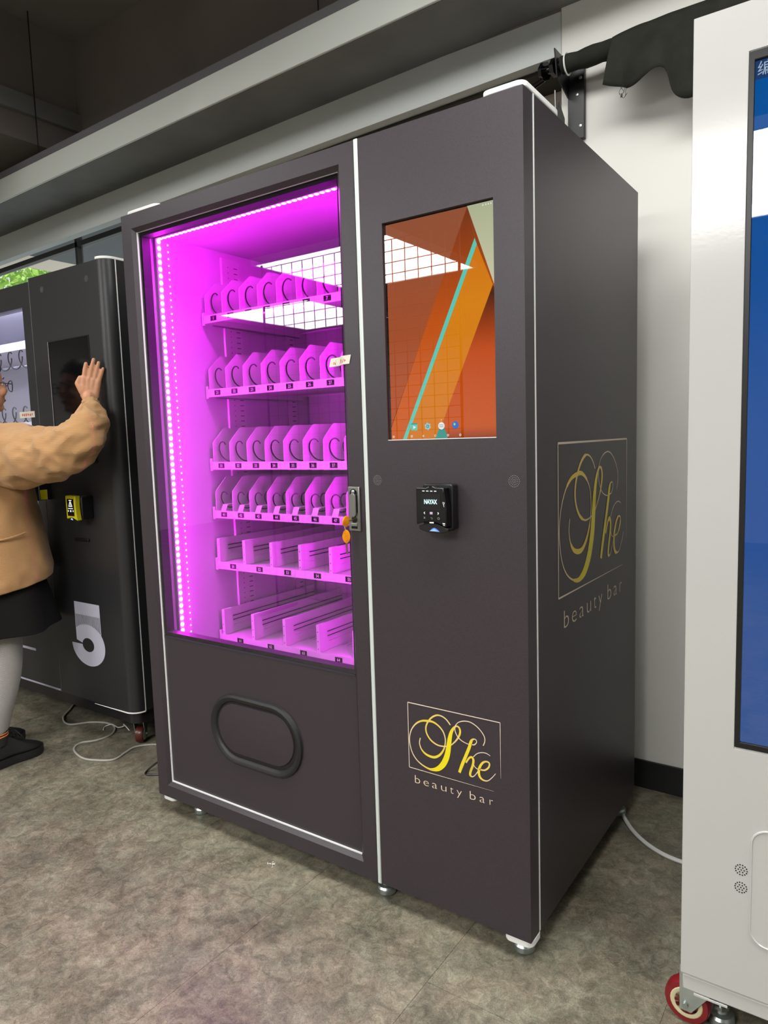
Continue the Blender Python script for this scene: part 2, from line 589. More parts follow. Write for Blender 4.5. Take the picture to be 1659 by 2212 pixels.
struct(sbox(MB(), RX0, RX1, 0.700, 0.7095, 2.7225, 2.756), 'trim_6', 'dark_edge', 'thin dark edge above the white fascia')
struct(MB().box(RX0, 1.044, 0.999, 1.2, 2.62, 3.4), 'wall_upper', 'dark_upper', 'dark wall between beam and ceiling')
struct(MB().box(-2.3, -1.69, -1.2, 0.998, 2.80, 3.4), 'trim_7', 'dark_upper', 'dark concrete cross beam under the ceiling')
struct(MB().box(-1.689, -1.66, -1.2, 0.998, 2.93, 3.02), 'trim_8', 'dark_soffit', 'grey ledge running along the cross beam')
struct(MB().box(1.044, RX1, 0.988, 0.9995, 0, 0.098), 'baseboard_back', 'rubber_base', 'black rubber baseboard along the white wall', bevel=0.002)
# window: dark frame, panes each its own piece
win = struct(sbox(MB(), RX0, -1.281, 1.222, 1.262, 2.496, 2.526, 0.02), 'window_1', 'frame_dark', 'dark framed window behind the black machine')
MB().box(RX0, -1.281, 1.222, 1.262, 0.85, 0.90).build('window_sill', 'frame_dark', win)
edges = [-6.5, -5.4, -4.3, -3.2, -2.14, -1.281]
for a in edges[1:-1]:
    MB().box(a - 0.011, a + 0.011, 1.222, 1.262, 0.90, 2.62).build('mullion', 'frame_dark', win)
for a, b in zip(edges[:-1], edges[1:]):
    MB().box(a + 0.011, b - 0.011, 1.238, 1.246, 0.90, 2.62).build('pane', 'window_glass', win, smooth=False)
# crack / joint between lintel and column
MB().box(1.0425, 1.0455, 0.9992, 1.0, 2.40, 2.63).build('joint', 'grey_print', wb)

# ---- outside, seen through the top of the window
cn = thing('canopy', 'beige concrete canopy outside the window', 'canopy', (-6, 3.6, 3.2))
MB().box(-10.5, -5.22, 1.5, 2.657, 3.06, 3.5).build('slab', 'canopy', cn)
MB().box(-5.2195, -4.55, 1.5, 7.0, 3.06, 3.5).build('slab', 'canopy', cn)
MB().box(-4.549, -1.0, 1.5, 7.0, 3.00, 3.5).build('side_slab', 'canopy_dark', cn)
def tree(loc, h, r, label):
    t = thing('tree', label, 'tree', loc, 'trees outside the window')
    x, y, z = loc
    MB().tube([(x, y, z), (x + 0.1, y, z + h * 0.5), (x - 0.1, y, z + h * 0.8)], [0.16, 0.12, 0.06], 8).build('trunk', 'bark', t)
    mb = MB()
    rnd = random.Random(int(x * 100))
    for k in range(4500):
        a, b, q = rnd.uniform(0, 2 * PI), rnd.uniform(-1, 1), rnd.random() ** 0.4
        c = math.sqrt(1 - b * b)
        p = Vector((x + r * q * c * math.cos(a), y + r * q * c * math.sin(a), z + h * 0.85 + r * 0.85 * q * b))
        d = Vector((rnd.uniform(-1, 1), rnd.uniform(-1, 1), rnd.uniform(-1, 0.4))).normalized()
        u = d.orthogonal().normalized()
        L_ = rnd.uniform(0.07, 0.16); W_ = L_ * 0.3
        mb.add([p, p + d * L_ * 0.5 + u * W_, p + d * L_, p + d * L_ * 0.5 - u * W_], [(0, 1, 2, 3)])
    mb.build('foliage', 'leaf', t, smooth=False, kind='stuff')
tree((-9.6, 5.3, -0.2), 4.2, 1.5, 'bright green leafy tree seen through the window')
tree((-13.4, 6.6, -0.2), 5.0, 1.9, 'second green tree further left outside the window')

# ---- hanging ceiling lights
def light_panel(cx, cy, sx, sy, m, label, zp=2.6):
    t = thing('ceiling_light', label, 'light', (cx, cy, zp), 'square light panels hung from the ceiling')
    x0, x1, y0, y1 = cx - sx / 2, cx + sx / 2, cy - sy / 2, cy + sy / 2
    MB().quad((x0, y0, zp + 0.001), (x0, y1, zp + 0.001), (x1, y1, zp + 0.001), (x1, y0, zp + 0.001)).build('diffuser', m, t, smooth=False)
    f = 0.02
    mb = MB()
    mb.ring_prism([(x0 - f, y0 - f, zp - 0.005), (x1 + f, y0 - f, zp - 0.005), (x1 + f, y1 + f, zp - 0.005), (x0 - f, y1 + f, zp - 0.005)], [(x0, y0, zp - 0.005), (x1, y0, zp - 0.005), (x1, y1, zp - 0.005), (x0, y1, zp - 0.005)], (0, 0, 0.055))
    mb.box(x0, x1, y0, y1, zp + 0.04, zp + 0.048)
    mb.build('housing', 'white_edge', t)
    for a in (x0 + 0.1, x1 - 0.1):
        for b in (y0 + 0.1, y1 - 0.1):
            MB().cyl((a, b, zp + 0.048), (a, b, 3.4), 0.002, 5).build('hanger', 'wire_black', t)
light_panel(-1.47, -3.33, 1.27, 1.27, 'panel_light', 'square light panel mirrored in the orange touch screen')
light_panel(0.95, -3.30, 1.40, 1.55, 'panel_light', 'square light panel mirrored on the white machine front')
light_panel(-3.35, -4.75, 1.25, 1.45, 'panel_light', 'square light panel mirrored low in the pink lit glass')
light_panel(-1.35, -0.75, 1.0, 0.9, 'panel_light_near', 'square light panel above the person', 3.0)
light_panel(1.35, -0.60, 1.6, 0.9, 'panel_light_near', 'square light panel above the tall vending machine front', 3.0)
light_panel(3.2, -0.75, 1.27, 1.0, 'panel_light_near', 'square light panel above the white machine at the right', 3.0)
# thin suspension wires in view
for k, (x, y, z0) in enumerate(((-1.60, 0.55, 2.3), (0.175, 0.8, 2.76))):
    lab = ('thin hanging wire in front of the dark cross beam', 'thin hanging wire above the white fascia strip')[k]
    z0 = 2.757 + 0.022 * x
    yy = max(y, 0.704)
    tag(MB().cyl((x, yy, z0), (x - 0.002, yy, 3.4), 0.003, 6).build('hanging_wire', 'wire_black', origin=(x, yy, z0)), lab, 'wire')
# wire grid panel behind the camera, seen only as a reflection
gp = thing('wire_grid_panel', 'black wire grid display panel mirrored in the glass', 'grid panel', (-0.8, -2.25, 0))
gx0, gx1, gz0, gz1 = -1.60, -0.04, 0.12, 2.42
mb = MB()
n = 17
for i in range(n + 1):
    x = gx0 + (gx1 - gx0) * i / n
    mb.box(x - 0.002, x + 0.002, -2.252, -2.248, gz0, gz1)
n = 34
for i in range(n + 1):
    z = gz0 + (gz1 - gz0) * i / n
    mb.box(gx0, gx1, -2.2565, -2.2525, z - 0.002, z + 0.002)
mb.build('mesh', 'wire_black', gp, smooth=False)
for x in (gx0, gx1):
    MB().cyl((x, -2.25, 0.02), (x, -2.25, gz1 + 0.02), 0.008, 10).build('upright', 'wire_black', gp)
    MB().box(x - 0.012, x + 0.012, -2.45, -2.05, 0.0, 0.022).build('foot', 'wire_black', gp)
# ================================================================== the main vending machine
W, D, H, ZB = 1.340, 0.842, 1.940, 0.060
vm = thing('vending_machine', 'tall dark purple grey vending machine with pink lit window and orange touch screen', 'vending machine', (0.67, 0.42, 0))
mb = MB()
mb.box(0, 0.05, 0.055, D, ZB, H); mb.box(W - 0.05, W, 0.055, D, ZB, H)
mb.box(0.05, W - 0.05, 0.055, D, 1.896, H); mb.box(0.05, W - 0.05, 0.055, D, ZB, 0.10)
mb.box(0.05, W - 0.05, 0.80, D, 0.10, 1.896); mb.box(0.856, 0.905, 0.055, 0.80, 0.10, 1.896)
body = mb.build('cabinet', 'vinyl', vm, smooth=False)
mb = MB()
mb.box(0.05, 0.0525, 0.056, 0.799, 0.46, 1.895); mb.box(0.8535, 0.856, 0.056, 0.799, 0.46, 1.895)
mb.box(0.0525, 0.8535, 0.056, 0.799, 1.8925, 1.895); mb.box(0.0525, 0.8535, 0.7965, 0.799, 0.46, 1.8925)
mb.box(0.0525, 0.8535, 0.056, 0.7965, 0.46, 0.4625)
mb.build('liner', 'liner', vm, smooth=False)
MB().box(0.0525, 0.8535, 0.075, 0.235, 0.53, 0.536).build('chute_flap', 'liner', vm, bevel=0.001)
# white seam between front panel and side
es = MB(); es.box(W - 0.004, W + 0.0012, 0.0492, 0.0542, ZB + 0.002, H)
es.build('edge_strip', 'white_edge', vm)
MB().box(0.906, 0.9185, -0.001, 0.05, ZB - 0.003, H + 0.002).build('divider_strip', 'white_trim', vm, bevel=0.003)
# white caps at the corners, above and below
def cap(x0, x1, y0, y1, z0, z1, r=0.018):
    MB().prism([(x, y, z0) for x, y in rrect(x0, x1, y0, y1, r, 5)], (0, 0, z1 - z0)).build('corner_cap', 'white_edge', vm, bevel=0.002)
cap(0.018, 0.168, 0.004, 0.10, H + 0.0005, H + 0.011)
cap(1.243, W + 0.002, 0.002, 0.20, H + 0.0005, H + 0.013)
cap(0.008, 0.070, 0.004, 0.06, ZB - 0.016, ZB - 0.0005)
cap(1.268, W + 0.001, 0.003, 0.065, ZB - 0.018, ZB - 0.0005)
# feet
def level_foot(x, y, top, r=0.026, parent=None, scale=1.0):
    f = MB().lathe((x, y, 0), (0, 0, 1), [(r * 0.9, 0), (r, 0.003), (r, 0.016), (r * 0.86, 0.021), (r * 0.5, 0.024), (r * 0.45, 0.03), (r * 0.34, 0.031), (r * 0.34, top)], 24).build('foot', 'zinc', parent or vm)
    MB().lathe((x, y, 0.031), (0, 0, 1), [(r * 0.62, 0), (r * 0.62, 0.008)], 6).build('nut', 'steel', f)
for x, y in ((0.131, 0.07), (0.896, 0.055), (1.300, 0.052), (1.305, 0.78), (0.06, 0.78)):
    level_foot(x, y, ZB)
# ---- door
X0, X1, Z0, Z1 = 0.058, 0.850, 0.112, 1.885
o4 = [(0, ZB), (0.905, ZB), (0.905, H), (0, H)]
c4 = [(X0 - 0.011, Z0 - 0.011), (X1 + 0.011, Z0 - 0.011), (X1 + 0.011, Z1 + 0.011), (X0 - 0.011, Z1 + 0.011)]
i4 = [(X0, Z0), (X1, Z0), (X1, Z1), (X0, Z1)]
mb = MB()
vs = xz(o4, 0.05) + xz(o4, 0) + xz(c4, 0) + xz(i4, 0.009) + xz(i4, 0.05)
fs = []
for a in range(4):
    b = (a + 1) % 4
    for k in range(4):
        fs.append((4 * k + a, 4 * k + b, 4 * k + 4 + b, 4 * k + 4 + a))
    fs.append((16 + a, 16 + b, b, a))
mb.add(vs, fs)
door = mb.build('door', 'vinyl', vm, smooth=False)
MB().box(X0, X0 + 0.0034, 0.0105, 0.0148, Z0, Z1).build('bead', 'white_edge', door)
MB().box(X0 + 0.0034, X1 - 0.002, 0.0105, 0.0148, Z0, Z0 + 0.0034).build('bead', 'white_edge', door)
MB().box(X0 + 0.0034, X1 - 0.002, 0.0118, 0.0148, Z1 - 0.0022, Z1).build('bead', 'grey_print', door)
MB().box(X0, X1, 0.0150, 0.045, Z0, 0.612).build('lower_panel', 'vinyl', door, smooth=False)
MB().box(X0, X1, 0.0150, 0.0190, 0.6125, Z1).build('glass', 'door_glass', door, smooth=False)
MB().box(X0 + 0.005, X1 - 0.005, 0.0130, 0.0149, 0.609, 0.6135).build('sill_strip', 'ink_dark', door)
# inner door rim behind the glass
mb = MB()
r4 = [(X0 + 0.012, 0.624), (X1 - 0.012, 0.624), (X1 - 0.012, Z1 - 0.012), (X0 + 0.012, Z1 - 0.012)]
g4 = [(X0, 0.613), (X1, 0.613), (X1, Z1), (X0, Z1)]
mb.ring_prism(xz(g4, 0.0195), xz(r4, 0.0195), (0, 0.030, 0))
mb.build('inner_rim', 'ink_dark', door, smooth=False)
# delivery flap
def stadium(cx, cz, hw, r, n=14):
    return arc(cx + hw - r, cz, r, -PI / 2, PI / 2, n) + arc(cx - hw + r, cz, r, PI / 2, 1.5 * PI, n)
fx, fz = 0.458, 0.361
prof = [(0.189, 0.112, 0.0148), (0.187, 0.110, 0.008), (0.180, 0.103, 0.0045), (0.172, 0.095, 0.0065), (0.166, 0.089, 0.0105), (0.164, 0.087, 0.0148)]
mb = MB()
mb.loft([xz(stadium(fx, fz, a, b), y) for a, b, y in prof], cap=False)
fr = mb.build('flap_frame', 'dark_rubber', vm)
mb = MB()
mb.loft([xz(stadium(fx, fz, a, b), y) for a, b, y in ((0.1638, 0.0868, 0.0146), (0.1638, 0.0868, 0.0138))], cap=True)
mb.build('flap_gap', 'black_matte', fr)
mb = MB()
mb.loft([xz(stadium(fx + 0.002, fz + 0.004, a, b), y) for a, b, y in ((0.157, 0.080, 0.0137), (0.155, 0.078, 0.0098), (0.150, 0.073, 0.0088))], cap=True)
mb.build('flap', 'vinyl', fr)
# lock with lever
lk = MB().box(0.857, 0.893, -0.006, 0.001, 1.0, 1.113).build('lock_plate', 'brushed_steel', vm, bevel=0.002)
MB().prism([(0.875 + z, -0.0066, 1.0735 + x) for x, z in stadium(0.0, 0.0, 0.034, 0.0118)], (0, 0.0006, 0)).build('lock_slot', 'black_gloss', lk)
mb = MB()
mb.loft([[(0.875 + z, y, 1.0665 + x) for x, z in stadium(0.0, 0.0, a, b)] for a, b, y in ((0.0300, 0.0095, -0.0068), (0.0300, 0.0095, -0.0112), (0.0288, 0.0083, -0.0122))], cap=True)
mb.build('lever', 'brushed_steel', lk)
MB().sphere((0.8755, -0.009, 1.1000), (0.0055, 0.003, 0.0055)).build('pivot', 'steel', lk)
MB().lathe((0.8755, -0.006, 1.030), (0, -1, 0), [(0.0085, 0), (0.0085, 0.0015), (0.006, 0.002)], 18).build('key_barrel', 'black_plastic', lk)
mb = MB().box(0.8655, 0.8845, -0.0085, -0.006, 1.013, 1.0205).build('release_button', 'steel', lk, bevel=0.0008)
MB().box(0.8655, 0.8845, -0.0066, -0.006, 1.0065, 1.0125).build('button_gap', 'black_gloss', lk)
# tape with red handwriting, half on the glass, half on the frame
mb = MB()
def tapept(u, v, lift=0.0):
    x = 0.797 + u * 0.076 + (1 - v) * 0.006; z = 1.4385 - v * 0.0215 + u * 0.0022
    return (x, 0.0135 - 0.0148 * min(1, max(0, (x - 0.832) / 0.016)) - lift, z)
rings = []
for i in range(11):
    u = i / 10
    rings.append([tapept(u, 0), tapept(u, 1), tapept(u, 1, 0.0004), tapept(u, 0, 0.0004)])
mb.loft(rings, True)
tp = mb.build('tape', 'tape', vm)
mb = MB()
rnd = random.Random(3)
for k in range(8):
    u0 = 0.14 + k * 0.088
    for j in range(5):
        a = (u0 + rnd.uniform(0, 0.05), rnd.uniform(0.28, 0.72)); hz = rnd.random() < 0.5
        b = (a[0] + (0.05 if hz else 0.012), a[1] + (0.04 if hz else 0.28))
        p = Vector(tapept(a[0], a[1], 0.0007)); q = Vector(tapept(min(b[0], .93), min(b[1], .85), 0.0007))
        d = (q - p); nn = Vector((-d.z, 0, d.x)).normalized() * 0.00035
        mb.add([p - nn, q - nn, q + nn, p + nn], [(0, 1, 2, 3)])
mb.build('handwriting', 'red_ink', tp, smooth=False)

# ---- right front panel with the touch screen
SX, SZ, SW, SH = 0.9853, 1.7312, 0.2828, 0.5028
mb = MB()
mb.ring_prism(xz([(0.919, ZB), (W, ZB), (W, H), (0.919, H)], 0), xz([(SX - 0.003, SZ - SH - 0.002), (SX + SW + 0.002, SZ - SH - 0.002), (SX + SW + 0.002, SZ + 0.003), (SX - 0.003, SZ + 0.003)], 0), (0, 0.0485, 0))
panel = mb.build('front_panel', 'vinyl', vm, smooth=False)
tso = MB().box(SX - 0.003, SX + SW + 0.002, 0.012, 0.045, SZ - SH - 0.002, SZ + 0.003).build('touch_screen', 'black_gloss', vm, origin=(SX, 0, SZ - SH))
MB().box(SX - 0.0028, SX + SW + 0.0018, 0.0045, 0.0065, SZ - SH - 0.0018, SZ + 0.0028).build('screen_glass', 'screen_glass', tso, smooth=False)
MB().ring_prism(xz([(SX - 0.003, SZ - SH - 0.002), (SX + SW + 0.002, SZ - SH - 0.002), (SX + SW + 0.002, SZ - SH), (SX - 0.003, SZ - SH)], 0.0005), xz([(SX - 0.003, SZ - SH - 0.0018)] * 4, 0.0005), (0, 0.003, 0))
MB().box(SX - 0.003, SX + SW + 0.002, 0.0, 0.0044, SZ - SH - 0.002, SZ - SH - 0.0004).build('screen_edge', 'white_edge', tso)
# picture on the display, thin layers one over the other (local x right, z down from the top edge)
SU = 1.05
emis('scr_brown', rgb(168, 84, 44), SU); emis('scr_orange', rgb(206, 84, 22), SU); emis('scr_teal', rgb(96, 204, 186), SU)
emis('scr_amber', rgb(222, 132, 12), SU); emis('scr_white', rgb(240, 240, 235), SU); emis('scr_tealdark', rgb(48, 150, 140), SU)
emis('scr_globe', rgb(30, 110, 190), SU); emis('scr_line', rgb(70, 26, 12), SU); emis('scr_gear', rgb(150, 200, 205), SU)
screen_grad('scr_left', [(0.0, rgb(186, 74, 24)), (0.35, rgb(172, 80, 40)), (1.0, rgb(150, 84, 56))], 2, 0.0, SH, SU)
screen_grad('scr_mid', [(0.0, rgb(208, 92, 14)), (0.5, rgb(200, 86, 18)), (1.0, rgb(120, 52, 24))], 2, 0.0, SH, SU)
screen_grad('scr_right', [(0.0, rgb(150, 56, 14)), (0.05, rgb(202, 84, 16)), (0.38, rgb(198, 76, 14)), (0.62, rgb(74, 32, 20)), (0.78, rgb(190, 76, 26)), (1.0, rgb(150, 62, 26))], 2, 0.0, SH, SU)
screen_grad('scr_amberg', [(0.0, rgb(214, 120, 8)), (0.6, rgb(222, 134, 18)), (1.0, rgb(206, 104, 18))], 2, 0.0, SH, SU)
screen_grad('scr_cream', [(0.0, rgb(206, 206, 172)), (1.0, rgb(178, 184, 150))], 2, SH - 0.17, SH, SU)
layers = [
    ('scr_left', [(0, 0), (SW, 0), (SW, -SH), (0, -SH)]),
    ('scr_line', [(0.2168, -0.006), (0.2195, 0), (0.0065, -0.4702), (0.0, -0.474), (0.0, -0.471)]),
    ('scr_mid', [(0.2177, 0), (0.2347, -0.0702), (0.0337, -SH), (0.0, -SH), (0.0, -0.4745)]),
    ('scr_mid', [(0.2177, 0), (SW, 0), (SW, -0.2), (0.2397, -0.0842)]),
    ('scr_amberg', [(0.2397, -0.0842), (0.2767, -0.1752), (0.1277, -SH), (0.0437, -SH)]),
    ('scr_right', [(0.2767, -0.1752), (SW, -0.186), (SW, -SH), (0.1277, -SH)]),
    ('scr_teal', [(0.2347, -0.0702), (0.2400, -0.0842), (0.0440, -SH), (0.0337, -SH)]),
    ('scr_cream', [(0.2177, 0), (SW, 0), (SW, -0.1735), (0.2797, -0.1735)]),
    ('scr_tealdark', [(0.2797, -0.1735), (SW, -0.1735), (SW, -0.186)]),
    ('scr_tealdark', [(0.1247, -SH), (0.1397, -0.4702), (0.1470, -0.4770), (0.1530, -0.4880), (0.1570, -SH)]),
]
for k, (m, pts) in enumerate(layers):
    y = 0.0115 - 0.0003 * k
    MB().add([(SX + x, y, SZ + z) for x, z in pts], [tuple(range(len(pts)))]).build('screen_picture', m, tso, smooth=False)
def disc(mb, cx, y, cz, r, n=20, sq=1.0):
    return mb.add([(cx + r * math.cos(2 * PI * i / n) * sq, y, cz + r * math.sin(2 * PI * i / n)) for i in range(n)], [tuple(range(n))])
def ringd(mb, cx, y, cz, r0, r1, n=16):
    return mb.loft([[(cx + r * math.cos(2 * PI * i / n), y, cz + r * math.sin(2 * PI * i / n)) for i in range(n)] for r in (r0, r1)], cap=False)
yi = 0.0082
ic = MB()
def icflush(name='icon'):
    global ic
    ic.build(name, ['scr_teal', 'scr_white', 'scr_tealdark', 'scr_gear', 'scr_line', 'scr_globe'], tso, smooth=False)
    ic = MB()
ax, az = SX + 0.0677, SZ - 0.4742
ic.cur = 0; ic.add(xz([(ax + x, az + z) for x, z in rrect(-0.0085, 0.0085, -0.0085, 0.0085, 0.0015, 3)], yi), [tuple(range(16))])
ic.cur = 1; ic.add(xz([(ax - 0.003, az - 0.005), (ax + 0.005, az - 0.001), (ax - 0.003, az + 0.003)], yi - 0.0002), [(0, 1, 2)])
ic.cur = 2; ic.add(xz([(ax - 0.0085, az + 0.0055), (ax + 0.0085, az + 0.0055), (ax + 0.0085, az + 0.0085), (ax - 0.0085, az + 0.0085)], yi - 0.0002), [(0, 1, 2, 3)])
icflush()
ax = SX + 0.1047
ic.cur = 3
ic.add(xz([(ax + (0.0088 if (i // 2) % 2 else 0.0070) * math.cos(2 * PI * i / 24), az + (0.0088 if (i // 2) % 2 else 0.0070) * math.sin(2 * PI * i / 24)) for i in range(24)], yi), [tuple(range(24))])
ic.cur = 2; disc(ic, ax, yi - 0.0002, az, 0.0040)
ic.cur = 3; disc(ic, ax, yi - 0.0004, az, 0.0018)
icflush()
ax = SX + 0.1417
ic.cur = 1; disc(ic, ax, yi, az, 0.0085)
ic.cur = 4
for i in (-1, 0, 1):
    for j in (-0.5, 0.5):
        disc(ic, ax + i * 0.0038, yi - 0.0002, az + j * 0.004, 0.0011, 8)
icflush()
ax = SX + 0.1787
ic.cur = 5; disc(ic, ax, yi, az + 0.0005, 0.0088)
ic.cur = 3; ic.add(xz([(ax - 0.004, az + 0.006), (ax + 0.001, az + 0.004), (ax - 0.001, az - 0.001), (ax - 0.005, az + 0.001)], yi - 0.0002), [(0, 1, 2, 3)])
icflush()
ic.cur = 1; disc(ic, SX + 0.1417, yi, SZ - 0.4605, 0.0011, 8)
icflush('page_dot')
nz = SZ - 0.4962
for i, q in enumerate((0.0077, 0.0597, 0.0917, 0.1247, 0.1587, 0.1907)):
    x = SX + q
    ic.cur = 1
    if i == 3: ringd(ic, x, yi, nz, 0.0018, 0.0026)
    elif i == 2: ic.ring_prism(xz([(x - 0.0026, nz), (x + 0.0022, nz - 0.0027), (x + 0.0022, nz + 0.0027)], yi), xz([(x - 0.0013, nz), (x + 0.0013, nz - 0.0014), (x + 0.0013, nz + 0.0014)], yi), (0, 0.0001, 0))
    else: ic.ring_prism(xz(rrect(x - 0.0024, x + 0.0024, nz - 0.0024, nz + 0.0024, 0.0008, 2), yi), xz(rrect(x - 0.0014, x + 0.0014, nz - 0.0014, nz + 0.0014, 0.0005, 2), yi), (0, 0.0001, 0))
    icflush('navigation_icon')
for q in (0.255, 0.262, 0.268, 0.274):
    ic.cur = 1
    ic.add(xz([(SX + q, SZ - 0.0075), (SX + q + 0.0035, SZ - 0.0075), (SX + q + 0.0018, SZ - 0.0035)], yi), [(0, 1, 2)])
    icflush('status_icon')


# loudspeaker perforations
def grille(cx, cz, rs, y, parent, m='black_matte', d=0.0013, nrm=-1):
    mb = MB()
    for r, k in rs:
        for i in range(k):
            a = 2 * PI * i / k
            x, z = cx + r * math.cos(a), cz + r * math.sin(a)
            mb.lathe((x, y, z), (0, nrm, 0), [(d, 0), (d, 0.0004)], 7)
    return mb.build('speaker_holes', m, parent, kind='stuff')
grille(0.9465, 1.130, [(0.0, 1), (0.004, 6), (0.008, 12), (0.0115, 18)], 0.0, panel, 'grey_print', 0.0007)
grille(1.3110, 1.131, [(0.0, 1), (0.004, 6), (0.008, 12), (0.0125, 20)], 0.0, panel, 'grey_print', 0.0007)

# ---- card reader
def card_reader(parent, cx, cz, s, y, shell, face, texts, name='card_reader'):
    """s: size of the front face relative to 0.079 m wide"""
    def p(a, b): return (cx + a * s, cz + b * s)
    # outline of the front face, with a small hump on top and an arched lower edge
    out = [p(-.0395, -.040)] + [p(-.0395, .045)] + [p(-.012, .045), p(-.006, .048), p(0.0, .049), p(.006, .048), p(.012, .045)] + [p(.034, .045), p(.037, .02), p(.0395, .0)] + [p(.0395, -.044)]
    low = [p(.0395 - .079 * i / 8, -.044 + .004 * i / 8 + .010 * math.sin(PI * i / 8)) for i in range(1, 8)]
    out = out + low
    bk = [(x + 0.003 * s, z) for x, z in out]
    r = MB().prism(xz(out, y - 0.050 * s), (0, 0.032 * s, 0)).build(name, face, parent, bevel=0.002 * s)
    base = [p(-.036, -.054), p(-.036, .047), p(-.033, .052), p(.040, .052), p(.043, .047), p(.043, -.052)]
    MB().prism(xz(base, y - 0.026 * s), (0, 0.026 * s, 0)).build('housing', shell, r, bevel=0.003 * s)
    chin = [p(.041 - .078 * i / 8, -.048 + .004 * i / 8 + .010 * math.sin(PI * i / 8)) for i in range(9)] + [p(-.034, -.052), p(-.012, -.058), p(.02, -.059), p(.041, -.054)]
    MB().prism(xz(chin, y - 0.046 * s), (0, 0.030 * s, 0)).build('chin', shell, r, bevel=0.0015 * s)
    return r, p
crd, p = card_reader(vm, 1.1285, 1.0725, 1.0, 0.0, 'black_plastic', 'black_gloss', None)
yf = -0.0505
def zq(a, b):  # position on the reader face measured in fractions of its front
    return (1.089 + (a - 285) * .0001033, 1.118 - (b - 385) * .0000887)
mat('reader_screen', rgb(22, 22, 24), rough=0.2)
MB().add(xz([zq(420, 540), zq(915, 540), zq(915, 965), zq(420, 965)], yf), [(0, 1, 2, 3)]).build('display', 'reader_screen', crd, smooth=False)
mb = MB(); mb.text('NAYAX', (zq(668, 0)[0], yf - 0.0004, zq(0, 800)[1]), (1, 0, 0), (0, 0, 1), 0.0138, 'C', 0.74, 0.95, 0.045)
mb.build('lettering', 'cyan_text', crd, smooth=False)
RI = ['white_glow', 'pinkish_glow', 'grey_print', 'white_print']
def rflush(k, name='icon'):
    global mb
    mb.build(name, RI[k], crd, smooth=False)
    mb = MB()
mb = MB()
for a in (488, 588, 690, 790):
    mb.add(xz([zq(a - 30, 462), zq(a + 30, 462), zq(a + 30, 485), zq(a - 30, 485)], yf - 0.0002), [(0, 1, 2, 3)])
    rflush(0)
for a, d in ((497, -1), (857, 1)):
    pts = [(a + d * 18, 1038), (a - d * 12, 1005), (a - d * 22, 1020), (a - d * 4, 1038), (a - d * 22, 1060), (a - d * 12, 1075)]
    mb.add(xz([zq(*q) for q in pts], yf - 0.0002), [tuple(range(6))])
    rflush(0)
mb.add(xz([zq(640, 1008), zq(712, 1008), zq(712, 1070), zq(640, 1070)], yf - 0.0002), [(0, 1, 2, 3)])
rflush(1)
for d in (-1, 1):
    mb.add(xz([zq(478, 1165 - d * 24), zq(484, 1165 - d * 28), zq(524, 1165 + d * 24), zq(518, 1165 + d * 28)], yf - 0.0002), [(0, 1, 2, 3)])
    rflush(2)
cx_, cz_ = zq(860, 1172); ringd(mb, cx_, yf - 0.0002, cz_, 0.0021, 0.0027)
rflush(2)
cx_, cz_ = zq(680, 1175)
q = [(cx_ + 0.0026 * math.cos(t), cz_ + 0.002 * math.sin(t)) for t in [-PI / 2 + PI * i / 8 for i in range(9)]]
q2 = [(cx_ + 0.0020 * math.cos(t), cz_ + 0.0014 * math.sin(t)) for t in [PI / 2 - PI * i / 8 for i in range(9)]]
mb.add(xz(q + q2, yf - 0.0002), [tuple(range(18))])
mb.add(xz([(cx_, cz_ + 0.0014), (cx_, cz_ + 0.0020), (cx_ - 0.0025, cz_ + 0.0020), (cx_ - 0.0025, cz_ + 0.0014)], yf - 0.0002), [(0, 1, 2, 3)])
rflush(2)
mb.add(xz([zq(628, 1268), zq(735, 1268), zq(735, 1302), zq(628, 1302)], yf - 0.0002), [(0, 1, 2, 3)])
rflush(3)
mb.add(xz([zq(955, 1280), zq(1028, 1285), zq(1016, 1302), zq(962, 1298)], yf - 0.0002), [(0, 1, 2, 3)])
rflush(3)
mb.ring_prism(xz([zq(968, 1300), zq(1020, 1303), zq(1014, 1352), zq(976, 1348)], yf - 0.0002), xz([zq(980, 1308), zq(1010, 1310), zq(1004, 1342), zq(986, 1340)], yf - 0.0002), (0, 0.0001, 0))
rflush(3)
mb.ring_prism(xz([zq(970, 745), zq(1018, 752), zq(1016, 800), zq(975, 796)], yf - 0.0002), xz([zq(980, 755), zq(1008, 760), zq(1006, 790), zq(984, 787)], yf - 0.0002), (0, 0.0001, 0))
rflush(3)
mb.add(xz([zq(985, 800), zq(1003, 802), zq(1008, 870), zq(996, 868)], yf - 0.0002), [(0, 1, 2, 3)])
rflush(3)
mb = MB(); mb.cur = 0
a0 = (1.1285 + 0.006, 1.0725 - 0.0475)
mb.prism(xz([(a0[0] - 0.0125, a0[1] - 0.0068), (a0[0] + 0.0135, a0[1] - 0.0072), (a0[0] + 0.006, a0[1] - 0.0012), (a0[0], a0[1] + 0.0012), (a0[0] - 0.006, a0[1] - 0.001)], -0.0466), (0, -0.0008, 0))
mb.cur = 1
mb.add(xz([(a0[0] - 0.0125, a0[1] - 0.0068), (a0[0] + 0.0135, a0[1] - 0.0072), (a0[0] + 0.006, a0[1] - 0.0045), (a0[0], a0[1] - 0.0008), (a0[0] - 0.007, a0[1] - 0.0045)], -0.0477), [(0, 1, 2, 3, 4)])
mb.build('status_light', ['blue_glow', 'lightblue_glow'], crd, smooth=False)

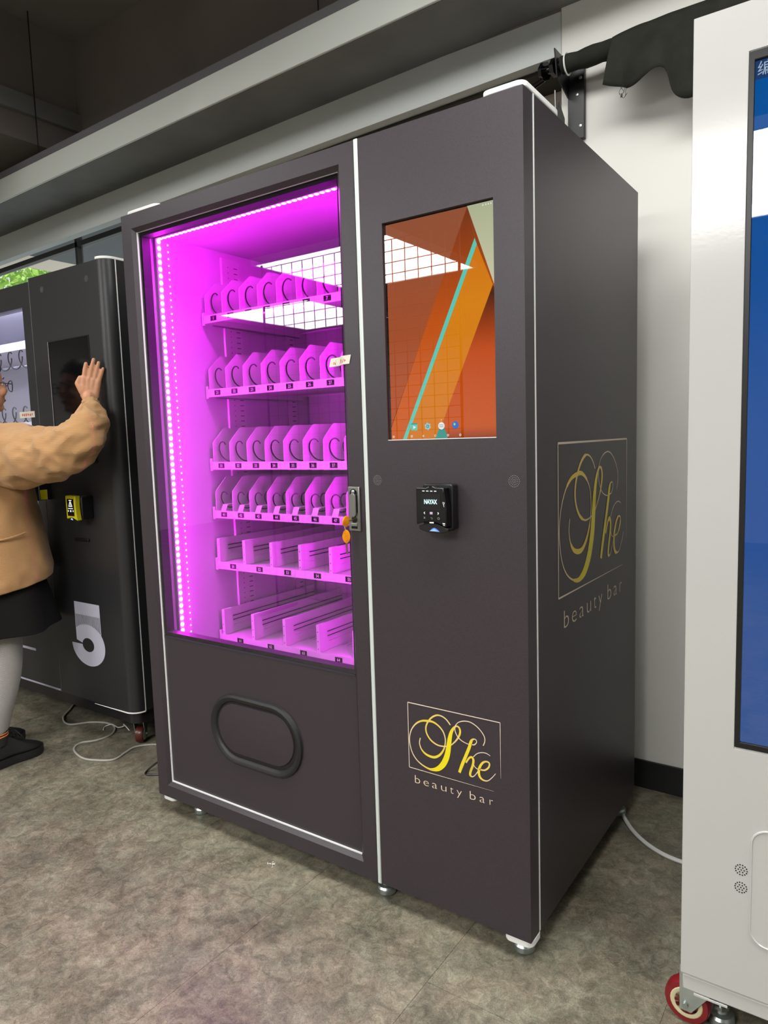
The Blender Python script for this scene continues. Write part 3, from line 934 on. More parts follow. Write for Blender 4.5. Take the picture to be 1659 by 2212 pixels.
# ---- printed logo
LOGO = [[[0.0346,-0.0849,0.00255],[0.0318,-0.0992,0.00298],[0.0371,-0.1132,0.00383],[0.0482,-0.1226,0.00551],[0.0638,-0.1263,0.00631],[0.0773,-0.1243,0.00626],[0.0908,-0.1145,0.00539],[0.101,-0.0992,0.00412],[0.1058,-0.0823,0.00328],[0.1055,-0.0686,0.00328],[0.1,-0.054,0.00369],[0.0883,-0.0428,0.00412],[0.073,-0.0362,0.00498],[0.0574,-0.0365,0.00544],[0.0393,-0.0403,0.00464],[0.023,-0.0507,0.00383],[0.0099,-0.0677,0.003],[0.0034,-0.0874,0.00259],[0.0033,-0.1058,0.00259],[0.0091,-0.1269,0.00259],[0.0202,-0.1426,0.00301],[0.0359,-0.1529,0.00342],[0.0539,-0.1586,0.00466],[0.0674,-0.1588,0.00716],[0.0832,-0.1528,0.01169],[0.0967,-0.1399,0.01408],[0.1059,-0.1237,0.01441],[0.1117,-0.1065,0.01393],[0.1155,-0.0859,0.01265],[0.1185,-0.0676,0.01098],[0.1227,-0.052,0.00851],[0.1294,-0.0398,0.00605],[0.1371,-0.0327,0.00402],[0.1444,-0.0346,0.0044],[0.1474,-0.0437,0.0052],[0.1439,-0.056,0.00481],[0.1351,-0.0697,0.00363],[0.122,-0.0835,0.00285]],[[0.121,-0.0334,0.00324],[0.1105,-0.0224,0.00325],[0.0977,-0.0163,0.00327],[0.0846,-0.0164,0.00412],[0.0711,-0.0237,0.00415],[0.0597,-0.036,0.00418],[0.0525,-0.0505,0.0042],[0.0521,-0.0645,0.0042],[0.0585,-0.0771,0.00419],[0.0694,-0.0866,0.00418],[0.0848,-0.0921,0.00373],[0.1001,-0.0915,0.00329],[0.11,-0.0892,0.00286]],[[0.1339,-0.033,0.00201],[0.1426,-0.0225,0.002],[0.1574,-0.016,0.00238],[0.1741,-0.0148,0.00236],[0.1904,-0.0209,0.00234],[0.2035,-0.0314,0.00233],[0.2114,-0.0429,0.00232],[0.2122,-0.0541,0.00232],[0.2079,-0.0649,0.00233]],[[0.1339,-0.033,0.00201],[0.1336,-0.0447,0.00242],[0.1397,-0.057,0.00241],[0.1501,-0.0653,0.0024],[0.1647,-0.0697,0.00199],[0.173,-0.0697,0.00198]],[[0.1761,-0.069,0.00237],[0.1844,-0.0681,0.00275],[0.1907,-0.0609,0.00235],[0.1888,-0.0546,0.00235],[0.1815,-0.0553,0.00393],[0.1762,-0.0623,0.0071],[0.1707,-0.0789,0.00793],[0.1608,-0.1026,0.00799],[0.1508,-0.1264,0.00805],[0.143,-0.147,0.00689]],[[0.1615,-0.1179,0.004],[0.1702,-0.1042,0.00477],[0.1775,-0.1005,0.00554],[0.1816,-0.1072,0.00593],[0.1792,-0.1213,0.00595],[0.1737,-0.1362,0.00597],[0.1725,-0.1463,0.00558],[0.1787,-0.1482,0.00278],[0.186,-0.1418,0.00198],[0.1935,-0.1303,0.00197]],[[0.1817,-0.0985,0.00198],[0.1912,-0.0885,0.00196],[0.2036,-0.0827,0.00195],[0.2157,-0.0817,0.00194],[0.2257,-0.0854,0.00154]],[[0.1814,-0.1169,0.00198],[0.1864,-0.1234,0.00198],[0.1935,-0.1264,0.00197]],[[0.1977,-0.1254,0.00393],[0.2109,-0.1239,0.0039],[0.2212,-0.1147,0.00426],[0.2234,-0.1046,0.00387],[0.2164,-0.1016,0.00388],[0.2062,-0.1069,0.00508],[0.1978,-0.1205,0.00628],[0.1954,-0.1346,0.00669],[0.1993,-0.1451,0.0059],[0.2085,-0.1495,0.00392],[0.2186,-0.1478,0.00234],[0.2288,-0.1384,0.00194],[0.239,-0.1253,0.00154]]]
LETTERS = [('b', 0.0154, 0.0307), ('e', 0.0405, 0.0559), ('a', 0.0654, 0.0799), ('u', 0.091, 0.106), ('t', 0.1162, 0.1255), ('y', 0.1346, 0.1487), ('b', 0.1702, 0.1856), ('a', 0.1961, 0.2095), ('r', 0.2221, 0.2307)]
def logo(parent, org, ux, uz, nrm, sc, thin=1.0, wpow=1.0):
    org, ux, uz, nrm = Vector(org), Vector(ux), Vector(uz), Vector(nrm)
    mb = MB()
    lift = 0.0006
    for k, st in enumerate(LOGO):
        pts = catmull([(x, z, w_) for x, z, w_ in st], 7)
        ring = []
        for i, q in enumerate(pts):
            a = pts[max(i - 1, 0)]; b = pts[min(i + 1, len(pts) - 1)]
            d = Vector((b.x - a.x, b.y - a.y)); d.normalize()
            hw = q.z * 0.5 * (thin if q.z < 0.004 else 1.0)
            nx, nz_ = -d.y * hw, d.x * hw
            l = nrm * (lift + 0.00004 * k)
            ring.append([org + (ux * (q.x + nx) + uz * (q.y + nz_)) * sc + l, org + (ux * (q.x - nx) + uz * (q.y - nz_)) * sc + l])
            mb.att += [min(1, max(0, (q.z - 0.0018) / 0.008))] * 2
        mb.loft(ring, cap=False, closed=False)
    o = mb.build('logo', 'gold_print', parent, smooth=False)
    fr = MB()
    def bar(a, b, wa, wb):
        a, b = Vector(a), Vector(b); d = (b - a).normalized(); n_ = Vector((-d.y, d.x))
        fr.add([org + (ux * q.x + uz * q.y) * sc + nrm * lift for q in (a - n_ * wa, b - n_ * wb, b + n_ * wb, a + n_ * wa)], [(0, 1, 2, 3)])
        fr.att.extend([0, 0, 0, 0])
    bar((0, 0), (0.252, 0), .0012, .0010); bar((0, 0), (-0.0005, -0.169), .0009, .0009)
    bar((0.252, 0), (0.252, -0.134), .0008, .0002); bar((-0.0005, -0.169), (0.234, -0.170), .0010, .0002)
    fr.build('logo_frame', 'gold_print', o, smooth=False)
    for ch, x0_, x1_ in LETTERS:
        tx = MB()
        wd = glyphs(ch, 1.0, -0.014)[2]
        size = 0.0300
        tx.text(ch, org + (ux * x0_ + uz * -0.2062) * sc + nrm * lift, ux, uz, size * sc, 'L', (x1_ - x0_) / (wd * size), 1.0, -0.014)
        tx.att = [0.05] * len(tx.v)
        tx.build('letter', 'gold_print', o, smooth=False)
logo(vm, (1.0175, 0, 0.5765), (1, 0, 0), (0, 0, 1), (0, -1, 0), 1.0)
logo(vm, (W, 0.1817, 1.2078), (0, 1, 0), (0, 0, 1), (1, 0, 0), 2.2022, 0.62)

# ---- inside: lights
def led_row(a, b, n, size, parent, m, name='led', axis=None):
    a, b = Vector(a), Vector(b)
    src = None
    for i in range(n):
        c = a.lerp(b, (i + 0.5) / n)
        if src is None:
            k = [i_ for i_ in range(3) if size[i_] == min(size)][0]
            ax = Vector([1.0 if i_ == k else 0.0 for i_ in range(3)])
            rr = max(size)
            src = MB().lathe(c - ax * size[k], ax, [(rr, 0), (rr, size[k]), (rr * 0.7, size[k] * 2)] if k == 0 else [(rr * 0.7, 0), (rr, size[k]), (rr, size[k] * 2)], 10).build(name, m, parent, smooth=False, origin=c)
        else:
            inst(src, parent, c)
ls = MB().box(0.0528, 0.0620, 0.081, 0.096, 0.60, 1.884).build('led_strip', 'led_glow', vm, smooth=False)
led_row((0.0632, 0.0890, 0.60), (0.0632, 0.0890, 1.884), 60, (0.0016, 0.0066, 0.0076), ls, 'led_core')
lt = MB().box(0.064, 0.842, 0.081, 0.096, 1.8800, 1.8920).build('led_strip', 'led_glow', vm, smooth=False)
led_row((0.062, 0.0890, 1.8788), (0.842, 0.0890, 1.8788), 40, (0.0070, 0.0058, 0.0014), lt, 'led_core')
MB().box(0.8440, 0.8532, 0.080, 0.092, 0.60, 1.884).build('led_strip', 'led_glow', vm, smooth=False)
ch = MB()  # lips added to keep the strips' pink light from spilling onto the floor
ch.box(0.0526, 0.0655, 0.0740, 0.0788, 0.598, 1.890); ch.box(0.8380, 0.8533, 0.0740, 0.0788, 0.598, 1.890)
ch.box(0.0657, 0.8378, 0.0740, 0.0788, 1.8782, 1.8922)
ch.build('led_spill_lip', 'liner', vm, smooth=False)
lw = MB().box(0.0526, 0.0532, 0.122, 0.140, 0.58, 1.884).build('reflector_strip', 'liner', vm, smooth=False)
led_row((0.0535, 0.131, 0.585), (0.0535, 0.131, 1.882), 60, (0.0004, 0.0022, 0.0028), lw, 'led_small')
# ---- inside: uprights on the side wall
for y0, y1 in ((0.352, 0.440), (0.66, 0.72)):
    u = MB()
    u.box(0.0526, 0.0555, y0 + 0.022, y1, 0.52, 1.872); u.box(0.0526, 0.062, y0, y0 + 0.022, 0.52, 1.872)
    up = u.build('upright', 'tray_white', vm, smooth=False)
    sl = MB()
    z = 0.55
    while z < 1.86:
        sl.box(0.0553, 0.0560, y1 - 0.028, y1 - 0.010, z - 0.0012, z + 0.0012)
        sl.box(0.0553, 0.0560, y0 + 0.032, y0 + 0.035, z - 0.0015, z + 0.0015)
        z += 0.0185
    sl.build('slots', 'ink_dark', up, smooth=False, kind='stuff')
# ---- inside: trays
TX0, TX1, TY0, TY1 = 0.066, 0.842, 0.250, 0.745
def number_tag(parent, x, z, s, y):
    mb = MB(); mb.cur = 0
    mb.box(x - 0.0145, x + 0.0145, y - 0.0006, y, z - 0.0082, z + 0.0082)
    mb.cur = 1
    mb.text(s, (x, y - 0.0010, z - 0.0046), (1, 0, 0), (0, 0, 1), 0.0132, 'C', 0.95, 1.0, 0.012)
    mb.build('number_tag', ['tag_black', 'white_print'], parent, smooth=False)
def tray_shell(zl):
    mb = MB()
    mb.box(TX0, TX1, TY0, TY0 + 0.0025, zl - 0.0135, zl + 0.0125)
    mb.box(TX0, TX1, TY0 + 0.0025, TY1, zl + 0.0065, zl + 0.0085)
    mb.box(TX0, TX0 + 0.002, TY0, TY1, zl - 0.012, zl + 0.022)
    mb.box(TX0 - 0.008, TX0 + 0.004, TY0 + 0.003, TY0 + 0.012, zl - 0.018, zl + 0.024)
    mb.box(TX1 - 0.002, TX1, TY0, TY1, zl - 0.012, zl + 0.022)
    mb.box(TX0, TX1, TY1 - 0.002, TY1, zl, zl + 0.06)
    t = mb.build('tray', 'tray_white', vm, smooth=False)
    MB().box(0.0560, 0.0655, 0.30, 0.74, zl - 0.016, zl - 0.004).build('runner', 'zinc', t, smooth=False)
    return t
def helix(r, pitch, turns, wire, seg=18):
    pts = []
    n = int(turns * seg)
    for i in range(n + 1):
        a = math.radians(48) + 2 * PI * i / seg
        pts.append((r * math.cos(a), pitch * i / seg, r * math.sin(a)))
    return pts
def spring_tray(zl, first, r, pitch, turns, wire, zc, tabs):
    t = tray_shell(zl)
    pit = 0.0818
    xs = 0.0765
    pl = [(TY0 + 0.003, zl + 0.009), (TY0 + 0.003, zl + 0.077), (TY0 + 0.005, zl + 0.081), (TY0 + 0.054, zl + 0.126), (TY0 + 0.060, zl + 0.128), (TY1 - 0.003, zl + 0.128), (TY1 - 0.003, zl + 0.009)]
    dsrc = csrc = tsrc = None
    for i in range(10):
        x = xs + i * pit
        if x > TX1: break
        if dsrc is None:
            dsrc = MB().prism([(x - 0.0008, y, z) for y, z in pl], (0.0016, 0, 0)).build('divider', 'tray_white', t, smooth=False, origin=(x, TY0, zl))
        else:
            inst(dsrc, t, (x, TY0, zl))
    for i in range(9):
        xc = xs + (i + 0.5) * pit
        number_tag(t, xc, zl, str(first + i), TY0)
        c = Vector((xc, TY0 + (0.001 if tabs else 0.002), zl + zc))
        if csrc is None:
            csrc = MB().tube([c + Vector(q) for q in helix(r, pitch, turns, wire)], wire, 6).build('coil', 'coil_steel', t, origin=c)
        else:
            inst(csrc, t, c)
        if tabs:
            if tsrc is None:
                mb = MB()
                w_ = 0.0115
                ax = xc - 0.004
                prof = [(TY0 + 0.001, zl + 0.0125), (TY0 + 0.012, zl + 0.034), (TY0 + 0.075, zl + 0.0345)]
                th = Vector((0, 0.0006, -0.0012))
                ring = []
                for y, z in prof:
                    ww = w_ if y < TY0 + 0.05 else w_ * 1.2
                    ring.append([(ax - ww, y, z), (ax + ww, y, z), (ax + ww, y + 0.0004, z - 0.0014), (ax - ww, y + 0.0004, z - 0.0014)])
                mb.loft(ring, True)
                tsrc = mb.build('guide_tab', 'tray_white', t, smooth=False, origin=(xc, TY0, zl))
            else:
                inst(tsrc, t, (xc, TY0, zl))
spring_tray(1.648, 1, 0.034, 0.068, 6.5, 0.0022, 0.047, False)
spring_tray(1.402, 21, 0.034, 0.068, 6.5, 0.0022, 0.047, False)
spring_tray(1.155, 31, 0.034, 0.068, 6.5, 0.0022, 0.047, False)
spring_tray(0.987, 41, 0.028, 0.046, 9.0, 0.0022, 0.050, True)
def rail_tray(zl, first, pit, xs, n, hgt):
    t = tray_shell(zl)
    # row of slits along the front and in the floor of the tray
    sl = MB()
    x = TX0 + 0.01
    while x < TX1 - 0.01:
        sl.add([(x, TY0 + 0.005, zl + 0.0088), (x + 0.006, TY0 + 0.005, zl + 0.0088), (x + 0.008, TY0 + 0.012, zl + 0.0088), (x + 0.002, TY0 + 0.012, zl + 0.0088)], [(0, 1, 2, 3)])
        x += 0.0105
    for yy in (0.36, 0.40, 0.48, 0.56, 0.64):
        x = TX0 + 0.03
        while x < TX1 - 0.03:
            sl.add([(x, yy, zl + 0.0088), (x + 0.0022, yy, zl + 0.0088), (x + 0.0022, yy + 0.03, zl + 0.0088), (x, yy + 0.03, zl + 0.0088)], [(0, 1, 2, 3)])
            x += 0.018
    sl.build('slits', 'ink_dark', t, smooth=False, kind='stuff')
    src = None
    za, zb = zl + 0.010, zl + 0.010 + hgt
    for i in range(n):
        x = xs + i * pit
        if x > TX1 - 0.01: break
        if src is None:
            mb = MB(); mb.cur = 0
            mb.box(x - 0.0065, x + 0.0065, TY0 + 0.003, TY0 + 0.042, za, zb)
            mb.box(x - 0.004, x + 0.004, TY0 + 0.042, TY1 - 0.004, zb - hgt * 0.30, zb - 0.001)
            mb.box(x - 0.002, x + 0.002, TY0 + 0.042, TY1 - 0.004, za + hgt * 0.30, zb - hgt * 0.30)
            mb.box(x - 0.004, x + 0.004, TY0 + 0.042, TY1 - 0.004, za, za + hgt * 0.30)
            mb.prism([(x + 0.0045, TY0 + 0.042, za + hgt * 0.30), (x + 0.0045, TY0 + 0.074, za + hgt * 0.37), (x + 0.0045, TY0 + 0.042, za + hgt * 0.44)], (0.0015, 0, 0))
            mb.cur = 1
            for q in (0.50, 0.66):
                mb.cyl((x + 0.004, TY0 + 0.042, za + hgt * q), (x + 0.004, TY1 - 0.005, za + hgt * q), 0.0016, 6)
            for q in (0.12, 0.40, 0.74):
                mb.lathe((x - 0.001, TY0 + 0.003, za + hgt * q), (0, -1, 0), [(0.0018, 0), (0.0018, 0.0003)], 8)
            src = mb.build('rail', ['tray_white', 'ink_dark'], t, smooth=False, origin=(x, TY0, zl))
        else:
            inst(src, t, (x, TY0, zl))
    for i in range(n):
        xc = xs + 0.0725 * pit / 0.126 + i * pit
        if xc < TX1 - 0.02:
            number_tag(t, xc, zl, str(first + i), TY0)
    return t
rail_tray(0.808, 51, 0.126, 0.0755, 6, 0.083)
t6 = rail_tray(0.548, 61, 0.1448, 0.081, 5, 0.090)
for x0, y0 in ((0.530, 0.50), (0.674, 0.42)):
    mb = MB(); mb.cur = 0
    mb.box(x0 - 0.055, x0 + 0.055, y0, y0 + 0.004, 0.562, 0.648)
    mb.box(x0 - 0.055, x0 + 0.055, y0, y0 + 0.03, 0.645, 0.649)
    mb.cur = 1
    for dx in (-0.04, 0, 0.04):
        for dz in (0.58, 0.605, 0.63):
            mb.lathe((x0 + dx, y0, dz), (0, -1, 0), [(0.0022, 0), (0.0022, 0.0004)], 8)
    mb.build('pusher', ['tray_white', 'ink_dark'], t6, smooth=False)

# ---- keys in the lock
ks = thing('key_ring', 'pair of orange headed keys hanging from the vending machine lock', 'keys', (0.86, -0.03, 1.03))
def key_head(mb, c, ux, uz, nrm, w_, h_):
    ux, uz, nrm, c = Vector(ux), Vector(uz), Vector(nrm), Vector(c)
    ring = []
    for off, k in ((-0.0022, 0.86), (-0.0016, 1), (0.0016, 1), (0.0022, 0.86)):
        ring.append([c + nrm * off + ux * (w_ * k * math.cos(t) * (1 + 0.08 * math.cos(2 * t))) + uz * (h_ * k * math.sin(t)) for t in [2 * PI * i / 18 for i in range(18)]])
    return mb.loft(ring, True)
# inserted key: sticks out toward -y, head seen turned
dirk = Vector((-0.10, -1, -0.02)).normalized()
b0 = Vector((0.8755, -0.008, 1.030))
k1 = MB().tube([b0, b0 + dirk * 0.020], [0.0034, 0.0034], 6).build('blade', 'brass', ks)
kh = MB(); key_head(kh, b0 + dirk * 0.0295 + Vector((0, 0, -0.001)), dirk, Vector((0.1, 0, 1)).normalized(), Vector((1, 0, -0.1)).normalized(), 0.0115, 0.0142)
kh.build('grip', 'key_orange', ks)
rc = b0 + dirk * 0.034 + Vector((0, 0, -0.0180))
rg = [rc + Vector((0.0035 * math.cos(t), -0.0065 * math.cos(t), 0.0075 * math.sin(t))) for t in [2 * PI * i / 20 for i in range(21)]]
MB().tube(rg, 0.0006, 5).build('ring', 'steel', ks)
c2 = rc + Vector((0.0025, 0.001, -0.0200))
kh = MB(); key_head(kh, c2, Vector((0.8, 0.6, 0)), Vector((0, 0, 1)), Vector((0.6, -0.8, 0)), 0.0092, 0.0172)
kh.build('grip', 'key_orange', ks)
bl = MB(); bl.cur = 0
e0 = c2 + Vector((0, 0, -0.016))
uu = Vector((0.8, 0.6, 0)) * 0.0028
nn = Vector((0.6, -0.8, 0)) * 0.0009
ring = []
for i in range(12):
    z = e0.z - 0.029 * i / 11
    q = 1.0 if i < 3 else (0.55 + 0.35 * (i % 2))
    if i == 11: q = 0.2
    pz = Vector((e0.x, e0.y, z))
    ring.append([pz - uu * q - nn, pz + uu - nn, pz + uu + nn, pz - uu * q + nn])
bl.loft(ring, True)
bl.build('blade', 'brass', ks, smooth=False)
# ================================================================== black machine at the left
LY, LXR, LXL, LZ0, LZ1, LR = 0.200, -0.392, -3.10, 0.185, 1.920, 0.046
lm = thing('black_vending_machine', 'black vending machine marked with a large white number 5', 'vending machine', (-1.3, 0.6, 0))
def lm_outline(x0, x1, y0, y1, r, n=8):
    return [(x0, y1), (x0, y0), (x1 - r, y0)] + [(x1 - r + r * math.sin(PI / 2 * i / n), y0 + r - r * math.cos(PI / 2 * i / n)) for i in range(1, n + 1)] + [(x1, y1)]
cp = MB().prism([(x, y, LZ0) for x, y in lm_outline(-0.905, LXR, LY, 0.95, LR)], (0, 0, LZ1 - LZ0)).build('control_column', 'vinyl_black', lm, angle=0.5)
MB().prism([(x, y, 0.135) for x, y in lm_outline(LXL + 0.02, LXR - 0.012, LY + 0.012, 0.94, LR)], (0, 0, 0.0495)).build('base', 'vinyl_roll', lm)
# window section, hollow
WX0, WX1, WZ0, WZ1 = -3.0, -0.968, 0.52, 1.813
mb = MB()
mb.ring_prism(xz([(LXL, LZ0), (-0.9065, LZ0), (-0.9065, LZ1 - 0.012), (LXL, LZ1 - 0.012)], LY), xz([(WX0, WZ0), (WX1, WZ0), (WX1, WZ1), (WX0, WZ1)], LY), (0, 0.045, 0))
ld = mb.build('window_door', 'vinyl_black', lm, smooth=False)
mb = MB()
mb.box(LXL, LXL + 0.04, LY + 0.046, 0.95, LZ0, LZ1 - 0.012); mb.box(LXL + 0.04, -0.9065, LY + 0.046, 0.95, LZ1 - 0.04, LZ1 - 0.012)
mb.box(LXL + 0.04, -0.9065, LY + 0.046, 0.95, LZ0, LZ0 + 0.04); mb.box(LXL + 0.04, -0.9065, 0.91, 0.95, LZ0 + 0.04, LZ1 - 0.04)
mb.build('cabinet', 'vinyl_black', lm, smooth=False)
mb = MB()
mb.box(-0.935, -0.907, LY + 0.046, 0.909, LZ0 + 0.041, LZ1 - 0.041); mb.box(LXL + 0.041, -0.936, 0.86, 0.909, LZ0 + 0.041, LZ1 - 0.041)
mb.box(LXL + 0.041, -0.936, LY + 0.046, 0.859, LZ1 - 0.06, LZ1 - 0.041); mb.box(LXL + 0.041, -0.936, LY + 0.046, 0.859, LZ0 + 0.041, LZ0 + 0.06)
mb.box(LXL + 0.041, LXL + 0.06, LY + 0.046, 0.859, LZ0 + 0.061, LZ1 - 0.061)
ll = mb.build('liner', 'liner', lm, smooth=False)
mb = MB()
for k in range(11):
    mb.lathe((-0.9353, 0.42, 1.38 + 0.02 * k), (-1, 0, 0), [(0.0025, 0), (0.0025, 0.0005)], 8)
mb.build('peg_holes', 'ink_dark', ll, kind='stuff')
MB().box(WX0, WX1, LY + 0.012, LY + 0.016, WZ0, WZ1).build('glass', 'clear_glass', ld, smooth=False)
MB().box(-0.962, -0.940, LY + 0.05, LY + 0.06, 0.5, 1.85).build('lamp_strip', 'cool_light', lm, smooth=False)
MB().box(-2.95, -0.965, LY + 0.05, LY + 0.075, 1.835, 1.850).build('lamp_strip', 'cool_light', lm, smooth=False)
for zt, num in ((1.715, 6), (1.34, 26)):
    mb = MB()
    mb.box(-3.0, -0.945, 0.40, 0.403, zt - 0.018, zt + 0.018); mb.box(-3.0, -0.945, 0.403, 0.84, zt, zt + 0.003)
    t = mb.build('tray', 'tray_white', lm, smooth=False)
    csrc = None
    for i in range(14):
        c = Vector((-1.02 - i * 0.10, 0.42, zt - 0.055 if zt > 1.5 else zt + 0.055))
        if csrc is None:
            csrc = MB().tube([c + Vector(q) for q in helix(0.040, 0.05, 0.95, 0.003)], 0.003, 6).build('coil', 'coil_steel', t, origin=c)
        else:
            inst(csrc, t, c)
    mb = MB()
    mb.ring_prism(xz([(-1.115, zt - 0.012), (-1.090, zt - 0.012), (-1.090, zt + 0.012), (-1.115, zt + 0.012)], 0.3995), xz([(-1.111, zt - 0.008), (-1.094, zt - 0.008), (-1.094, zt + 0.008), (-1.111, zt + 0.008)], 0.3995), (0, 0.0005, 0))
    mb.build('tag_frame', 'ink_dark', t)
# tape on its window
tp = MB().box(-1.055, -0.938, LY - 0.0012, LY - 0.0004, 1.362, 1.388).build('tape', 'tape', lm, smooth=False)
mb = MB()
rnd = random.Random(11)
for k in range(16):
    x = -1.035 + 0.0052 * k
    mb.box(x, x + 0.0012 + 0.003 * (k % 3 == 0), LY - 0.0017, LY - 0.0013, 1.368 + rnd.uniform(0, 0.005), 1.376 + rnd.uniform(0, 0.006))
mb.build('handwriting', 'red_ink', tp, smooth=False)
# dark display
ds = MB().box(-0.792, -0.522, LY - 0.001, LY + 0.002, 1.175, 1.652).build('display', 'black_gloss', lm, bevel=0.001)
MB().ring_prism(xz([(-0.796, 1.171), (-0.518, 1.171), (-0.518, 1.656), (-0.796, 1.656)], LY - 0.002), xz([(-0.792, 1.175), (-0.522, 1.175), (-0.522, 1.652), (-0.792, 1.652)], LY - 0.002), (0, 0.002, 0)).build('bezel', 'vinyl_roll', ds)
MB().box(-0.7985, -0.7965, LY - 0.0024, LY, 1.171, 1.656).build('bezel_edge', 'grey_print', ds)
# seams and stripes
MB().box(-0.9075, -0.9045, LY - 0.0006, LY, LZ0, LZ1).build('seam', 'dark_edge', lm)
MB().box(LXR - 0.002, LXR + 0.001, LY + LR, LY + LR + 0.004, LZ0, LZ1).build('edge_strip', 'white_edge', lm)
path = [(-0.66, LY - 0.001, LZ0 - 0.006), (LXR - LR, LY - 0.001, LZ0 - 0.002)] + [(LXR - LR + (LR + 0.001) * math.sin(PI / 2 * i / 6), LY + LR - (LR + 0.001) * math.cos(PI / 2 * i / 6), LZ0 - 0.001) for i in range(1, 7)]
MB().tube(path, [0.001] + [0.003] * (len(path) - 1), 6).build('edge_strip', 'white_edge', lm)
MB().prism([(x, y, LZ1 + 0.0003) for x, y in lm_outline(-0.445, LXR + 0.001, LY - 0.002, 0.42, LR)], (0, 0, 0.010)).build('corner_cap', 'white_edge', lm, bevel=0.002)
MB().box(-2.9, -1.085, LY - 0.0012, LY - 0.0002, 0.338, 0.349).build('stripe', 'lavender_print', ld)
MB().box(-2.9, -0.911, LY - 0.0012, LY - 0.0002, 0.187, 0.1945).build('stripe', 'lavender_print', ld)
# number 5 decal
mb = MB()
y5 = LY - 0.0006
cx5, cz5, rox, roz, rix, riz = -0.6765, 0.4235, 0.1155, 0.0885, 0.0405, 0.029
def arcz(x): return cz5 + roz * math.sqrt(max(0, 1 - ((x - cx5) / rox) ** 2))
mb.add(xz([(-0.757, 0.547), (-0.581, 0.547), (-0.581, 0.600), (-0.757, 0.600)], y5), [(0, 1, 2, 3)])
for i in range(19):
    x = -0.757 + 0.1705 * i / 18
    mb.add(xz([(x, arcz(x) - 0.002), (x + 0.0055, arcz(x + 0.0055) - 0.002), (x + 0.0055, 0.548), (x, 0.548)], y5), [(0, 1, 2, 3)])
n = 60
a0, a1 = PI + 0.02, PI + 2 * PI - 0.16
ra = []; rb = []
for i in range(n + 1):
    t = a0 + (a1 - a0) * i / n
    x, z = cx5 + rox * math.cos(t), cz5 + roz * math.sin(t)
    if z > cz5 and x < -0.757: x = -0.757
    ra.append((x, z))
    rb.append((cx5 + rix * math.cos(t), cz5 + riz * math.sin(t)))
mb.loft([xz(ra, y5), xz(rb, y5)], cap=False, closed=False)
mb.build('number_decal', 'lavender_print', cp, smooth=False)
grille(-0.813, 1.863, [(0.0, 1), (0.005, 6), (0.010, 11)], LY, ld, 'grey_print', 0.0009)
grille(-0.508, 1.861, [(0.0, 1), (0.005, 6), (0.010, 11)], LY, cp, 'grey_print', 0.0009)
MB().box(-0.706, -0.611, LY - 0.008, LY - 0.0002, 0.856, 0.868).build('card_slot', 'black_plastic', cp, bevel=0.002)
# swing handle, standing open
hd = MB().box(-0.880, -0.858, LY - 0.052, LY, 1.020, 1.108).build('handle', 'black_gloss', lm, bevel=0.002)
MB().box(-0.8815, -0.8565, LY - 0.056, LY - 0.0525, 1.018, 1.110).build('handle_plate', 'steel', hd, bevel=0.001)
MB().box(-0.860, -0.8572, LY - 0.050, LY - 0.02, 1.022, 1.062).build('handle_inlay', 'yellow_plastic', hd)
MB().prism([(-0.882, LY - 0.045, 1.045), (-0.882, LY - 0.045, 1.078), (-0.942, LY - 0.105, 1.083), (-0.942, LY - 0.105, 1.050)], (0.002, 0.002, 0)).build('lever', 'steel', hd, bevel=0.001)
MB().sphere((-0.914, LY - 0.079, 1.064), (0.006, 0.006, 0.010), 8, 6).build('lever_knob', 'black_plastic', hd)
# yellow card reader
rx = -0.602
yr = MB().prism(xz([(rx - .034, .955), (rx - .036, 1.046), (rx - .004, 1.049), (rx + .032, 1.046), (rx + .028, 1.01), (rx + .031, .97), (rx + .036, .950), (rx, .962)], LY - 0.075), (0, 0.022, 0)).build('card_reader', 'yellow_plastic', lm, bevel=0.003)
MB().box(rx - .034, rx + .034, LY - 0.052, LY - 0.0004, .952, 1.044).build('housing', 'black_plastic', yr, bevel=0.006)
MB().box(rx - .023, rx + .020, LY - 0.0762, LY - 0.0752, .968, 1.034).build('display', 'black_gloss', yr)
mb = MB()
mb.box(rx - .010, rx + .008, LY - 0.0768, LY - 0.0763, 1.027, 1.030)
mb.ring_prism(xz([(rx - .014, 1.004), (rx + .012, 1.004), (rx + .002, 1.025), (rx - .004, 1.025)], LY - 0.0768), xz([(rx - .009, 1.007), (rx + .007, 1.007), (rx + .000, 1.021), (rx - .002, 1.021)], LY - 0.0768), (0, 0.0004, 0))
mb.box(rx - .0016, rx, LY - 0.0768, LY - 0.0763, 1.007, 1.018)
mb.box(rx - .018, rx + .014, LY - 0.0768, LY - 0.0763, .9955, .9985)
for dx in (-.017, .015):
    mb.box(rx + dx - .002, rx + dx + .002, LY - 0.0768, LY - 0.0763, .984, .991)
mb.lathe((rx - .001, LY - 0.0763, .9872), (0, -1, 0), [(0.0042, 0), (0.0042, 0.0005)], 12)
mb.build('reader_icons', 'white_glow', yr, smooth=False)
MB().prism(xz([(rx - .006, .954), (rx + .010, .952), (rx + .002, .961)], LY - 0.0758), (0, -0.0008, 0)).build('status_light', 'lightblue_glow', yr)
